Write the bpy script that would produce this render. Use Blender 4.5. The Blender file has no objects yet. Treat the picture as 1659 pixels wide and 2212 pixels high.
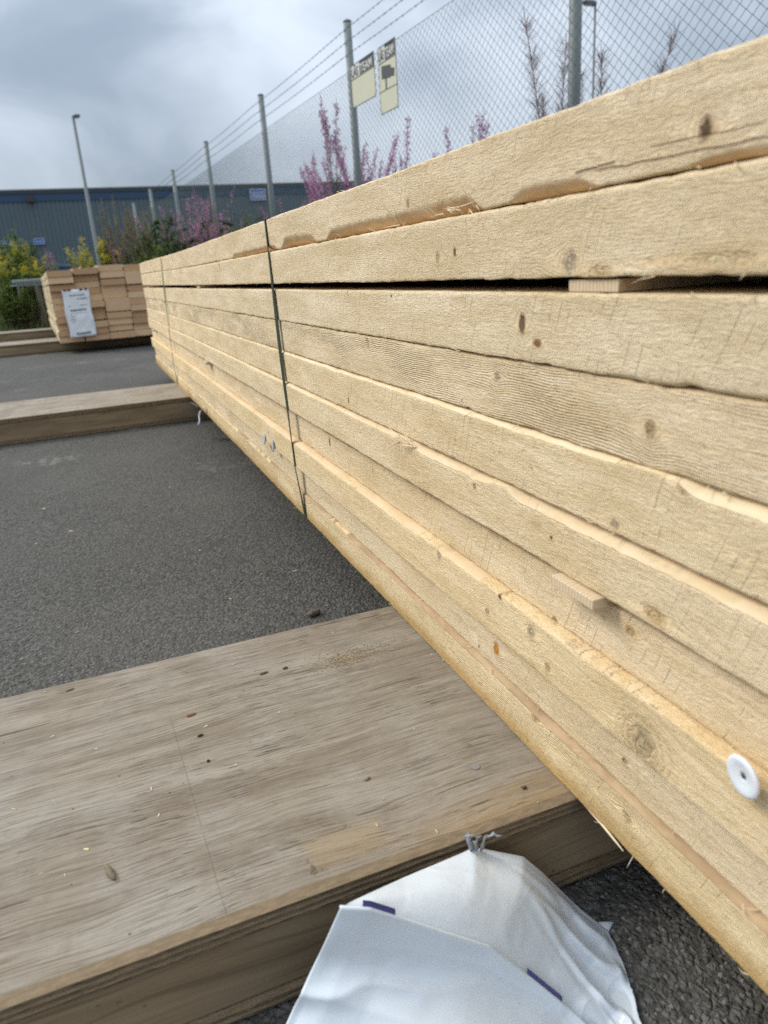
import bpy, math, random
import numpy as np

# ------------------------------------------------------------------ camera, light, exposure
SC = bpy.context.scene
C = SC.collection
GZ = 0.522                                   # camera height above the asphalt
YAW, PITCH, ROLL, FPX = 0.3578, 0.3278, -0.0682, 1554.0
PW, PH = 1659.0, 2212.0

def cam_axes():
    fw = np.array([math.sin(YAW)*math.cos(PITCH), math.cos(YAW)*math.cos(PITCH), -math.sin(PITCH)])
    r = np.cross(fw, [0, 0, 1]); r /= np.linalg.norm(r); u = np.cross(r, fw)
    return r*math.cos(ROLL)+u*math.sin(ROLL), -r*math.sin(ROLL)+u*math.cos(ROLL), fw
CR, CU, CF = cam_axes()

def at(px, py, ax, val):
    """a surveyed point of the photograph set at its own distance: on the plane axis ax = val (world metres)"""
    d = CR*(px-PW/2) - CU*(py-PH/2) + CF*FPX
    if ax == 2: val = val-GZ
    p = d/d[ax]*val
    return np.array([p[0], p[1], p[2]+GZ])

cd = bpy.data.cameras.new('camera'); cam = bpy.data.objects.new('camera', cd); C.objects.link(cam)
from mathutils import Matrix, Vector
cam.matrix_world = Matrix(((CR[0], CU[0], -CF[0], 0), (CR[1], CU[1], -CF[1], 0), (CR[2], CU[2], -CF[2], GZ), (0, 0, 0, 1)))
cd.sensor_fit = 'VERTICAL'; cd.sensor_height = 36; cd.lens = 36*FPX/PH
cd.clip_start = 0.02; cd.clip_end = 1500
cd.dof.use_dof = True; cd.dof.focus_distance = 0.85; cd.dof.aperture_fstop = 8.0
SC.camera = cam
SC.view_settings.view_transform = 'Standard'; SC.view_settings.look = 'None'
SC.view_settings.gamma = 1; SC.view_settings.use_curve_mapping = False
SC.view_settings.exposure = 1.06
SC.cycles.use_denoising = False            # the fine grain of the shot stays; wood fibre is not smeared
SC.cycles.use_adaptive_sampling = False
SC.cycles.sample_clamp_indirect = 3.0

SUN_DIR = Vector((-0.62, 0.42, 0.66)).normalized()
sd = bpy.data.lights.new('sun', 'SUN'); sd.energy = 1.15; sd.angle = math.radians(22); sd.color = (1, 0.93, 0.81)
so = bpy.data.objects.new('sun', sd); C.objects.link(so)
so.rotation_euler = SUN_DIR.to_track_quat('Z', 'Y').to_euler()

class NT:
    """small helper to write node trees"""
    def __init__(s, tree): s.t = tree
    def n(s, kind, ins=None, **props):
        nd = s.t.nodes.new(kind)
        for k, v in props.items(): setattr(nd, k, v)
        for k, v in (ins or {}).items():
            if isinstance(v, bpy.types.NodeSocket): s.t.links.new(v, nd.inputs[k])
            else: nd.inputs[k].default_value = v
        return nd
    def m(s, op, a, b=0.0, c=0.0, clamp=False):
        nd = s.n('ShaderNodeMath', {0: a, 1: b, 2: c}, operation=op, use_clamp=clamp); return nd.outputs[0]
    def mix(s, f, a, b, mode='MIX'):
        nd = s.n('ShaderNodeMix', data_type='RGBA', blend_type=mode)
        for k, v in ((0, f), (6, a), (7, b)):
            if isinstance(v, bpy.types.NodeSocket): s.t.links.new(v, nd.inputs[k])
            else: nd.inputs[k].default_value = v if k == 0 else (tuple(v)+(1,) if len(v) == 3 else v)
        return nd.outputs[2]
    def ss(s, x, a, b):                       # smoothstep a..b -> 0..1
        nd = s.n('ShaderNodeMapRange', {0: x, 1: a, 2: b, 3: 0.0, 4: 1.0}, interpolation_type='SMOOTHSTEP'); return nd.outputs[0]
    def lin(s, x, a, b, c=0.0, d=1.0):
        nd = s.n('ShaderNodeMapRange', {0: x, 1: a, 2: b, 3: c, 4: d}); return nd.outputs[0]
    def xyz(s, v):
        nd = s.n('ShaderNodeSeparateXYZ', {0: v}); return nd.outputs
    def vec(s, x, y, z):
        return s.n('ShaderNodeCombineXYZ', {0: x, 1: y, 2: z}).outputs[0]
    def vm(s, op, a, b):
        return s.n('ShaderNodeVectorMath', {0: a, 1: b}, operation=op).outputs[0]
    def noise(s, v, scale=1.0, detail=2.0, rough=0.5, dist=0.0):
        return s.n('ShaderNodeTexNoise', {'Vector': v, 'Scale': scale, 'Detail': detail, 'Roughness': rough, 'Distortion': dist}).outputs['Fac']
    def bump(s, h, strength=1.0, dist=0.001):
        return s.n('ShaderNodeBump', {'Height': h, 'Strength': strength, 'Distance': dist}).outputs[0]

CLOUD_SEED = 95.3
def world():
    w = bpy.data.worlds.new('World'); SC.world = w; w.use_nodes = True
    t = w.node_tree; t.nodes.clear(); q = NT(t)
    d = q.n('ShaderNodeTexCoord').outputs['Generated']
    sky = q.n('ShaderNodeTexSky', sky_type='NISHITA', sun_disc=False)
    sky.sun_elevation = math.asin(SUN_DIR.z); sky.sun_rotation = math.atan2(SUN_DIR.x, SUN_DIR.y)
    x, y, z = q.xyz(d)
    zc = q.m('MAXIMUM', z, 0.0)
    p = q.vec(q.m('ADD', x, CLOUD_SEED), q.m('MULTIPLY', y, 1.0), q.m('MULTIPLY', z, 1.9))
    n1 = q.noise(p, 1.9, 4, 0.5, 0.5)
    n2 = q.noise(p, 5.2, 5, 0.52, 0.6)
    cl = q.m('ADD', q.m('MULTIPLY', n1, 0.66), q.m('MULTIPLY', n2, 0.34))
    f = q.ss(cl, 0.33, 0.66)
    c = q.mix(f, (2.55, 3.10, 3.80), (6.1, 6.75, 7.6))
    up = q.m('ADD', 0.42, q.m('MULTIPLY', q.m('POWER', zc, 0.9), 0.95))    # an overcast sky is brighter overhead
    hz = q.ss(z, 0.0, 0.16)
    c = q.mix(hz, q.mix(0.45, c, (2.5, 2.95, 3.6)), c)
    c = q.vm('MULTIPLY', c, q.vec(up, up, up))
    c = q.mix(0.93, sky.outputs[0], c)
    bg = q.n('ShaderNodeBackground', {'Color': c, 'Strength': 0.1})
    o = q.n('ShaderNodeOutputWorld'); t.links.new(bg.outputs[0], o.inputs[0])
world()

# ------------------------------------------------------------------ helpers
rng = np.random.default_rng(7)
random.seed(7)

class MB:
    """collects verts and faces, links ONE mesh object"""
    def __init__(s): s.v = []; s.f = []; s.mi = []; s.n = 0
    def add(s, verts, faces, mi=0):
        verts = np.asarray(verts, float)
        s.v.append(verts); s.f += [tuple(int(i)+s.n for i in f) for f in faces]; s.mi += [mi]*len(faces); s.n += len(verts)
    def box(s, x0, x1, y0, y1, z0, z1, mi=0):
        s.add([(x0, y0, z0), (x1, y0, z0), (x1, y1, z0), (x0, y1, z0), (x0, y0, z1), (x1, y0, z1), (x1, y1, z1), (x0, y1, z1)],
              [(0, 3, 2, 1), (4, 5, 6, 7), (0, 1, 5, 4), (1, 2, 6, 5), (2, 3, 7, 6), (3, 0, 4, 7)], mi)
    def tube(s, pts, rad, sides=6, mi=0, cap=True):
        pts = np.asarray(pts, float); n = len(pts)
        rad = np.full(n, rad) if np.isscalar(rad) else np.asarray(rad, float)
        tan = np.gradient(pts, axis=0); tan /= np.linalg.norm(tan, axis=1)[:, None]+1e-12
        ref = np.array([1., 0, 0]) if abs(tan[0][0]) < 0.8 else np.array([0, 1., 0])
        a = np.cross(tan, ref); a /= np.linalg.norm(a, axis=1)[:, None]+1e-12; b = np.cross(tan, a)
        th = np.arange(sides)*2*math.pi/sides
        V = pts[:, None, :] + rad[:, None, None]*(np.cos(th)[None, :, None]*a[:, None, :]+np.sin(th)[None, :, None]*b[:, None, :])
        F = [(i*sides+j, i*sides+(j+1) % sides, (i+1)*sides+(j+1) % sides, (i+1)*sides+j) for i in range(n-1) for j in range(sides)]
        if cap: F += [tuple(range(sides))[::-1], tuple((n-1)*sides+j for j in range(sides))]
        s.add(V.reshape(-1, 3), F, mi)
    def grid(s, P, mi=0, flip=False):
        P = np.asarray(P, float); h, w = P.shape[:2]
        F = [(i*w+j, i*w+j+1, (i+1)*w+j+1, (i+1)*w+j) for i in range(h-1) for j in range(w-1)]
        if flip: F = [f[::-1] for f in F]
        s.add(P.reshape(-1, 3), F, mi)
    def mesh(s, name, mats, smooth=False):
        me = bpy.data.meshes.new(name)
        me.from_pydata(np.concatenate(s.v).tolist(), [], s.f)
        for m in (mats if isinstance(mats, (list, tuple)) else [mats]): me.materials.append(m)
        if any(s.mi): me.polygons.foreach_set('material_index', s.mi)
        if smooth: me.polygons.foreach_set('use_smooth', [True]*len(s.f))
        me.update(); return me
    def build(s, name, mats, parent=None, smooth=False, origin=(0, 0, 0)):
        o = bpy.data.objects.new(name, s.mesh(name, mats, smooth)); C.objects.link(o)
        if parent: o.parent = parent
        return o

def tag(o, label=None, cat=None, group=None, kind=None):
    for k, v in (('label', label), ('category', cat), ('group', group), ('kind', kind)):
        if v: o[k] = v
    return o
def empty(name, loc=(0, 0, 0), rz=0.0):
    o = bpy.data.objects.new(name, None); C.objects.link(o); o.location = loc; o.rotation_euler = (0, 0, rz)
    o.empty_display_size = 0.1
    return o
def recenter(root):
    """children were written in world metres: move their vertices into the root's own space"""
    inv = Matrix.Translation(root.location) @ Matrix.Rotation(root.rotation_euler.z, 4, 'Z')
    inv = inv.inverted()
    seen = set()
    def go(o):
        for c in o.children:
            if c.type == 'MESH' and c.data.name not in seen:
                seen.add(c.data.name); c.data.transform(inv)
            go(c)
    go(root)
def copy_tree(o, parent=None):
    c = o.copy(); C.objects.link(c); c.parent = parent
    for ch in list(o.children): copy_tree(ch, c)
    return c

_h = rng.random((512, 512))
def vnoise(x, y, seed=0):
    """smooth value noise in -1..1"""
    x = np.asarray(x, float)+seed*17.31; y = np.asarray(y, float)+seed*9.77
    xi = np.floor(x).astype(int); yi = np.floor(y).astype(int); fx = x-xi; fy = y-yi
    fx = fx*fx*(3-2*fx); fy = fy*fy*(3-2*fy)
    g = lambda a, b: _h[a % 512, b % 512]
    v = (g(xi, yi)*(1-fx)+g(xi+1, yi)*fx)*(1-fy)+(g(xi, yi+1)*(1-fx)+g(xi+1, yi+1)*fx)*fy
    return v*2-1
def fbm(x, y, seed=0, oct=3):
    r = 0; a = 1.0; s = 0
    for i in range(oct): r = r+a*vnoise(np.asarray(x)*2**i, np.asarray(y)*2**i, seed+i*3); s += a; a *= .5
    return r/s
def sstep(x, a, b):
    t = np.clip((np.asarray(x, float)-a)/(b-a), 0, 1); return t*t*(3-2*t)

# ------------------------------------------------------------------ materials
def new_mat(name):
    m = bpy.data.materials.new(name); m.use_nodes = True
    t = m.node_tree; t.nodes.clear(); q = NT(t)
    out = q.n('ShaderNodeOutputMaterial'); b = q.n('ShaderNodeBsdfPrincipled')
    t.links.new(b.outputs[0], out.inputs[0])
    return m, q, b
def setin(q, b, **kw):
    for k, v in kw.items():
        k = k.replace('_', ' ')
        if isinstance(v, bpy.types.NodeSocket): q.t.links.new(v, b.inputs[k])
        else: b.inputs[k].default_value = (tuple(v)+(1,)) if isinstance(v, (tuple, list)) and len(v) == 3 else v

def plain(name, col, rough=0.6, var=0.15, scale=30.0, metal=0.0, bump=0.0, spec=0.4, **kw):
    m, q, b = new_mat(name)
    p = q.n('ShaderNodeTexCoord').outputs['Object']
    n = q.noise(p, scale, 5, 0.6)
    lo = tuple(c*(1-var) for c in col); hi = tuple(min(1, c*(1+var)) for c in col)
    setin(q, b, Base_Color=q.mix(n, lo, hi), Roughness=rough, Metallic=metal, Specular_IOR_Level=spec, **kw)
    if bump: setin(q, b, Normal=q.bump(q.noise(p, scale*4, 4, 0.6), 0.6, bump))
    return m

def knot_group():
    g = bpy.data.node_groups.new('knot', 'ShaderNodeTree')
    for nm in ('y', 'z', 'y0', 'z0', 'r', 'el'): g.interface.new_socket(nm, in_out='INPUT', socket_type='NodeSocketFloat')
    for nm in ('shift', 'd'): g.interface.new_socket(nm, in_out='OUTPUT', socket_type='NodeSocketFloat')
    q = NT(g); i = q.n('NodeGroupInput'); o = q.n('NodeGroupOutput')
    y, z, y0, z0, r, el = [i.outputs[k] for k in range(6)]
    dz = q.m('DIVIDE', q.m('SUBTRACT', z, z0), r)
    dy = q.m('DIVIDE', q.m('SUBTRACT', y, y0), q.m('MULTIPLY', r, el))
    d = q.m('SQRT', q.m('ADD', q.m('MULTIPLY', dz, dz), q.m('MULTIPLY', dy, dy)))
    dy3 = q.m('MULTIPLY', dy, 0.42)
    f = q.m('EXPONENT', q.m('MULTIPLY', q.m('MULTIPLY', dy3, dy3), -1.0))
    sh = q.m('MULTIPLY', q.m('MULTIPLY', r, -1.5), q.m('MULTIPLY', f, q.m('DIVIDE', dz, q.m('ADD', 1.0, q.m('MULTIPLY', dz, dz)))))
    g.links.new(sh, o.inputs[0]); g.links.new(d, o.inputs[1])
    return g
KG = knot_group()

GREY = (0.34, 0.27, 0.19); DARK = (0.12, 0.065, 0.035); RED = (0.24, 0.085, 0.03); RES = (0.50, 0.20, 0.02); BRN = (0.26, 0.17, 0.09)
def sawn_wood(name, seed, knots=(), ripple=0.5, saw=0.5, fuzz=1.0, tone=(0.58, 0.475, 0.32), golden=None, cracks=(), wane=((0.55, 0.36, 0.18), (0.68, 0.50, 0.29)), streak=0.35):
    """fresh rough sawn spruce: grain along y, growth lines, saw marks, torn fibres, knots"""
    m, q, b = new_mat(name)
    tcn = q.n('ShaderNodeTexCoord'); p = tcn.outputs['Object']
    x, y, z = q.xyz(p)
    s = seed*3.71
    zz = q.m('ADD', z, q.m('MULTIPLY', q.m('SUBTRACT', q.noise(q.vec(s, q.m('MULTIPLY', y, 7.0), q.m('MULTIPLY', z, 18.0)), 1, 2), 0.5), 0.010))
    core = None; col_knots = []
    for (ky, kz, r, el, kc) in knots:
        g = q.n('ShaderNodeGroup', node_tree=KG)
        q.t.links.new(y, g.inputs[0]); q.t.links.new(z, g.inputs[1])
        for k, v in ((2, ky), (3, kz), (4, r), (5, el)): g.inputs[k].default_value = v
        zz = q.m('ADD', zz, g.outputs[0]); col_knots.append((g.outputs[1], kc))
    w = q.m('MULTIPLY', q.m('SUBTRACT', q.noise(q.vec(q.m('MULTIPLY', x, 60.0), q.m('MULTIPLY', y, 55.0), q.m('MULTIPLY', zz, 60.0)), 1, 2), 0.5), 0.006)
    z3 = q.m('ADD', zz, w)
    V = lambda ax, ay, az, zc, o=0.0: q.vec(q.m('ADD', q.m('MULTIPLY', x, ax), s+o), q.m('MULTIPLY', y, ay), q.m('MULTIPLY', zc, az))
    fib = q.noise(V(300.0, 85.0, 640.0, z3), 1.0, 4, 0.66, 0.5)
    lines = q.noise(V(45.0, 5.0, 330.0, z3), 1.0, 2, 0.5, 0.1)
    fuzzn = q.noise(V(900.0, 280.0, 1150.0, z3, 3.0), 1.0, 3, 0.68)
    blot = q.noise(V(8.0, 6.0, 34.0, z, 1.0), 1.0, 4, 0.6)
    # planer-less saw: fine waves across the grain lines
    wob = q.noise(V(30.0, 34.0, 60.0, zz, 5.0), 1.0, 3, 0.6)
    rip = q.m('SINE', q.m('ADD', q.m('MULTIPLY', zz, 2*math.pi/0.0021), q.m('MULTIPLY', wob, 11.0)))
    rpm = q.ss(q.noise(V(0.0, 5.0, 26.0, z, 4.0), 1, 3, 0.6), 0.36, 0.62)
    rip = q.m('MULTIPLY', q.m('MULTIPLY', rip, rpm), ripple)
    # slanting saw kerf lines
    ys = q.m('ADD', q.m('ADD', y, q.m('MULTIPLY', z, 0.42)), q.m('MULTIPLY', q.m('SUBTRACT', q.noise(V(0.0, 14.0, 20.0, z, 7.0), 1, 2), 0.5), 0.010))
    kerf = q.ss(q.m('SINE', q.m('MULTIPLY', ys, 2*math.pi/0.0115)), 0.955, 0.995)
    kerf = q.m('MULTIPLY', kerf, q.m('MULTIPLY', q.ss(q.noise(V(0.0, 30.0, 26.0, z, 8.0), 1, 3, 0.6), 0.50, 0.64), saw))
    soft = q.m('MULTIPLY', q.noise(q.vec(s, q.m('MULTIPLY', ys, 95.0), q.m('MULTIPLY', z, 4.0)), 1.0, 2, 0.5), saw)
    tears = q.ss(q.noise(V(90.0, 95.0, 240.0, z3, 2.0), 1.0, 4, 0.75, 1.2), 0.62, 0.72)
    torn = q.m('MULTIPLY', tears, q.ss(q.noise(V(0.0, 12.0, 40.0, z, 11.0), 1, 3, 0.6), 0.46, 0.62))
    h = q.m('ADD', q.m('MULTIPLY', fib, 1.05), q.m('MULTIPLY', rip, 0.30))
    h = q.m('ADD', h, q.m('MULTIPLY', fuzzn, 0.65*fuzz))
    h = q.m('ADD', h, q.m('MULTIPLY', soft, 0.45))
    h = q.m('SUBTRACT', h, q.m('MULTIPLY', kerf, 0.45))
    h = q.m('ADD', h, q.m('MULTIPLY', torn, 0.65))
    lt = tuple(min(1, c*k) for c, k in zip(tone, (1.09, 1.11, 1.16))); dk = tuple(c*k for c, k in zip(tone, (0.88, 0.85, 0.77)))
    c = q.mix(q.ss(blot, 0.28, 0.72), dk, lt)
    c = q.mix(q.m('MULTIPLY', q.ss(lines, 0.45, 0.72), streak), c, tuple(a*k for a, k in zip(tone, (0.80, 0.73, 0.60))))
    c = q.mix(q.m('MULTIPLY', q.ss(rip, 0.1, -0.9), 0.30), c, tuple(a*k for a, k in zip(tone, (0.58, 0.50, 0.40))))
    c = q.mix(q.m('MULTIPLY', q.ss(fib, 0.50, 0.26), 0.50), c, tuple(a*k for a, k in zip(tone, (0.60, 0.50, 0.38))))
    c = q.mix(q.m('MULTIPLY', q.ss(fuzzn, 0.52, 0.70), 0.42*fuzz), c, tuple(min(1, a*k) for a, k in zip(tone, (1.25, 1.30, 1.40))))
    c = q.mix(q.m('MULTIPLY', torn, 0.45), c, (0.80, 0.71, 0.54))
    warm = q.ss(q.noise(V(0.0, 11.0, 60.0, z, 9.0), 1, 4, 0.65, 0.7), 0.58, 0.72)
    c = q.mix(q.m('MULTIPLY', warm, 0.40), c, (0.56, 0.385, 0.185))
    c = q.mix(q.m('MULTIPLY', kerf, 0.34), c, (0.36, 0.26, 0.14))
    if golden:                                 # a band of golden heartwood near one edge
        z0, z1, amt = golden
        gb = q.ss(q.m('ADD', z, q.m('MULTIPLY', q.m('SUBTRACT', q.noise(q.vec(q.m('MULTIPLY', y, 28.0), 2.0, q.m('MULTIPLY', z, 40.0)), 1, 3), 0.5), 0.022)), z1, z0)
        c = q.mix(q.m('MULTIPLY', gb, amt), c, (0.52, 0.33, 0.12))
    for (ya, yb, za, zb, wd) in cracks:        # drying cracks along the grain
        t = q.m('DIVIDE', q.m('SUBTRACT', y, ya), yb-ya)
        zl = q.m('ADD', q.m('ADD', za, q.m('MULTIPLY', t, zb-za)), q.m('MULTIPLY', q.m('SUBTRACT', q.noise(V(0.0, 40.0, 0.0, z, 13.0), 1, 3, 0.6), 0.5), 0.004))
        cm = q.m('MULTIPLY', q.ss(q.m('ABSOLUTE', q.m('SUBTRACT', z, zl)), wd, wd*0.4), q.m('MULTIPLY', q.ss(t, 0.0, 0.06), q.ss(t, 1.0, 0.9)))
        c = q.mix(q.m('MULTIPLY', cm, 0.60), c, (0.30, 0.19, 0.10)); h = q.m('SUBTRACT', h, q.m('MULTIPLY', cm, 1.5))
    for (d, kc), kk in zip(col_knots, knots):
        big = kk[2] > 0.0095
        dn = q.m('ADD', d, q.m('ADD', q.m('MULTIPLY', q.m('SUBTRACT', q.noise(p, 130.0, 3, 0.6), 0.5), 1.0), q.m('MULTIPLY', q.m('SUBTRACT', q.noise(p, 700.0, 3, 0.6), 0.5), 0.5)))
        ring = q.m('MULTIPLY', q.m('ADD', q.m('SINE', q.m('MULTIPLY', dn, 13.0)), 1.0), 0.5)
        body = q.ss(dn, 1.20, 0.45)
        kam = 0.92 if kc in (DARK, RED, RES) else 0.66
        c = q.mix(q.m('MULTIPLY', q.ss(dn, 2.3, 1.0), 0.25), c, tuple(a*b_ for a, b_ in zip(tone, (0.85, 0.74, 0.58))))
        c = q.mix(q.m('MULTIPLY', body, kam), c, kc)
        c = q.mix(q.m('MULTIPLY', q.m('MULTIPLY', body, q.ss(q.noise(p, 420.0, 4, 0.7), 0.45, 0.6)), 0.55), c, tuple(a*0.4 for a in kc))
        c = q.mix(q.m('MULTIPLY', q.m('MULTIPLY', q.ss(dn, 0.55, 0.15), q.ss(q.noise(p, 520.0, 3, 0.6), 0.48, 0.58)), 0.55), c, tuple(min(1, a*2.2+0.06) for a in kc))
        if big: c = q.mix(q.m('MULTIPLY', q.m('MULTIPLY', q.ss(dn, 3.2, 1.0), ring), 0.30), c, tuple(a*0.55 for a in kc))
        h = q.m('SUBTRACT', h, q.m('MULTIPLY', body, 0.5))
        h = q.m('ADD', h, q.m('MULTIPLY', q.m('MULTIPLY', q.ss(dn, 2.8, 1.2), ring), 0.40 if big else 0.15))
    wa = q.n('ShaderNodeAttribute', attribute_name='wane').outputs['Fac']
    wn = q.noise(V(80.0, 22.0, 90.0, z, 6.0), 1, 4, 0.65)
    wm = q.ss(q.m('ADD', wa, q.m('MULTIPLY', q.m('SUBTRACT', q.noise(V(300.0, 160.0, 300.0, z, 6.0), 1, 3, 0.7), 0.5), 0.5)), 0.20, 0.30)
    wc = q.mix(q.ss(wn, 0.35, 0.65), wane[0], wane[1])
    c = q.mix(q.m('MULTIPLY', wm, 0.92), c, wc)
    h = q.m('MULTIPLY', h, q.m('SUBTRACT', 1.0, q.m('MULTIPLY', wm, 0.82)))
    setin(q, b, Base_Color=c, Roughness=0.85, Specular_IOR_Level=0.2, Normal=q.bump(h, 1.0, 0.0018))
    return m

def grey_ply(name, line=None, stain=None, tone=1.0, warm_edge=None):
    """weathered plywood top: grain along x, silvery patches, open checks"""
    m, q, b = new_mat(name)
    p = q.n('ShaderNodeTexCoord').outputs['Object']; x, y, z = q.xyz(p)
    yw = q.m('ADD', y, q.m('MULTIPLY', q.m('SUBTRACT', q.noise(q.vec(q.m('MULTIPLY', x, 3.2), q.m('MULTIPLY', y, 6.0), 0.0), 1, 2), 0.5), 0.035))
    yw = q.m('ADD', yw, q.m('MULTIPLY', q.m('SUBTRACT', q.noise(q.vec(q.m('MULTIPLY', x, 16.0), q.m('MULTIPLY', y, 40.0), 3.0), 1, 2), 0.5), 0.0035))
    G = lambda ax, ay, o, d=3, r=0.6, w=0.0: q.noise(q.vec(q.m('MULTIPLY', x, ax), q.m('MULTIPLY', yw, ay), o), 1, d, r, w)
    grain = G(17.0, 470.0, 0.0, 4, 0.64)
    fine = G(80.0, 1300.0, 1.0)
    band = G(3.0, 38.0, 2.0, 5, 0.62, 0.4)
    blot = q.noise(p, 9.0, 5, 0.65); wear = q.noise(p, 55.0, 4, 0.7)
    T = lambda c: tuple(k*tone for k in c)
    c = q.mix(q.ss(band, 0.30, 0.70), T((0.190, 0.149, 0.104)), T((0.318, 0.274, 0.212)))
    c = q.mix(q.m('MULTIPLY', q.ss(blot, 0.40, 0.66), 0.6), c, T((0.345, 0.315, 0.265)))
    c = q.mix(q.m('MULTIPLY', q.ss(q.noise(p, 4.1, 2, 0.5), 0.55, 0.72), 0.18), c, (0.32, 0.225, 0.150))
    c = q.mix(q.m('MULTIPLY', q.ss(q.noise(p, 5.3, 4, 0.6, 0.5), 0.54, 0.70), 0.38), c, T((0.155, 0.118, 0.080)))
    c = q.mix(q.m('MULTIPLY', q.ss(grain, 0.47, 0.66), 0.62), c, T((0.125, 0.094, 0.064)))
    c = q.mix(q.m('MULTIPLY', q.ss(grain, 0.46, 0.34), 0.30), c, T((0.44, 0.385, 0.305)))
    c = q.mix(q.m('MULTIPLY', q.ss(fine, 0.54, 0.72), 0.35), c, (0.085, 0.066, 0.048))
    c = q.mix(q.m('MULTIPLY', q.ss(wear, 0.56, 0.72), 0.25), c, (0.13, 0.105, 0.08))
    # open checks: clusters of long dark slits
    ckm = q.ss(q.noise(q.vec(q.m('MULTIPLY', x, 6.0), q.m('MULTIPLY', y, 8.0), 8.0), 1, 3, 0.6), 0.45, 0.62)
    c1 = q.ss(G(16.0, 420.0, 5.0, 1, 0.4), 0.685, 0.73); c2 = q.ss(G(34.0, 760.0, 6.0, 1, 0.4), 0.67, 0.72); c3 = q.ss(G(5.0, 300.0, 7.0, 1, 0.3), 0.735, 0.765)
    chk = q.m('MAXIMUM', q.m('MULTIPLY', q.m('MAXIMUM', c1, c2), ckm), c3)
    c = q.mix(q.m('MULTIPLY', chk, 0.72), c, (0.045, 0.035, 0.025))
    # scratches across the grain and scuffed dents
    sc = q.ss(q.noise(q.vec(q.m('ADD', q.m('MULTIPLY', x, 260.0), q.m('MULTIPLY', y, 90.0)), q.m('SUBTRACT', q.m('MULTIPLY', y, 9.0), q.m('MULTIPLY', x, 4.0)), 9.0), 1, 2, 0.5), 0.70, 0.76)
    sc = q.m('MULTIPLY', sc, q.ss(q.noise(p, 6.0, 2, 0.5), 0.50, 0.62))
    c = q.mix(q.m('MULTIPLY', sc, 0.35), c, T((0.42, 0.37, 0.30)))
    h = q.m('ADD', q.m('MULTIPLY', grain, 0.7), q.m('MULTIPLY', fine, 0.35))
    h = q.m('SUBTRACT', h, q.m('ADD', q.m('MULTIPLY', chk, 1.7), q.m('MULTIPLY', sc, 0.4)))
    h = q.m('ADD', h, q.m('MULTIPLY', wear, 0.5))
    if line:                                   # scored line across the sheet
        lx, sl, y0, y1 = line
        dl = q.m('ABSOLUTE', q.m('SUBTRACT', x, q.m('ADD', lx, q.m('MULTIPLY', q.m('SUBTRACT', y, y0), sl))))
        lm = q.m('MULTIPLY', q.ss(dl, 0.0007, 0.0002), q.m('MULTIPLY', q.ss(q.noise(q.vec(2.0, q.m('MULTIPLY', y, 45.0), 0.0), 1, 2), 0.30, 0.46), q.ss(y, y1, y1-0.01)))
        c = q.mix(q.m('MULTIPLY', lm, 0.38), c, (0.09, 0.075, 0.06))
    if stain:                                  # fresh patch where something was stuck, with a crinkled outline
        sx0, sx1, sy0, sy1 = stain
        nx = q.m('MULTIPLY', q.m('SUBTRACT', q.noise(p, 60.0, 3, 0.6), 0.5), 0.016)
        dx = q.m('SUBTRACT', q.m('ABSOLUTE', q.m('SUBTRACT', q.m('ADD', x, nx), (sx0+sx1)/2)), (sx1-sx0)/2)
        dy = q.m('SUBTRACT', q.m('ABSOLUTE', q.m('SUBTRACT', q.m('ADD', y, nx), (sy0+sy1)/2)), (sy1-sy0)/2)
        dd = q.m('MAXIMUM', dx, dy)
        c = q.mix(q.m('MULTIPLY', q.ss(dd, 0.006, -0.012), 0.42), c, (0.36, 0.255, 0.13))
        om = q.m('MULTIPLY', q.ss(q.m('ABSOLUTE', dd), 0.0030, 0.0008), q.m('MULTIPLY', q.ss(q.noise(p, 170.0, 3, 0.7), 0.44, 0.56), q.ss(q.noise(p, 26.0, 2, 0.5), 0.47, 0.60)))
        c = q.mix(q.m('MULTIPLY', om, 0.6), c, (0.10, 0.075, 0.05))
        h = q.m('ADD', h, q.m('MULTIPLY', om, 0.8))
    if warm_edge:
        we = q.m('MULTIPLY', q.ss(q.m('ADD', y, q.m('MULTIPLY', q.m('SUBTRACT', band, 0.5), 0.06)), warm_edge+0.055, warm_edge), q.ss(x, -0.02, 0.12))
        c = q.mix(q.m('MULTIPLY', we, 0.6), c, (0.36, 0.235, 0.10))
    sp = q.n('ShaderNodeTexVoronoi', {'Vector': p, 'Scale': 75.0}); spd = sp.outputs['Distance']
    spm = q.m('MULTIPLY', q.ss(spd, 0.11, 0.06), q.ss(q.xyz(sp.outputs['Color'])[0], 0.86, 0.9))
    c = q.mix(q.m('MULTIPLY', spm, 0.8), c, (0.06, 0.045, 0.03))
    setin(q, b, Base_Color=c, Roughness=0.75, Specular_IOR_Level=0.3, Normal=q.bump(h, 0.9, 0.0011))
    return m

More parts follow.
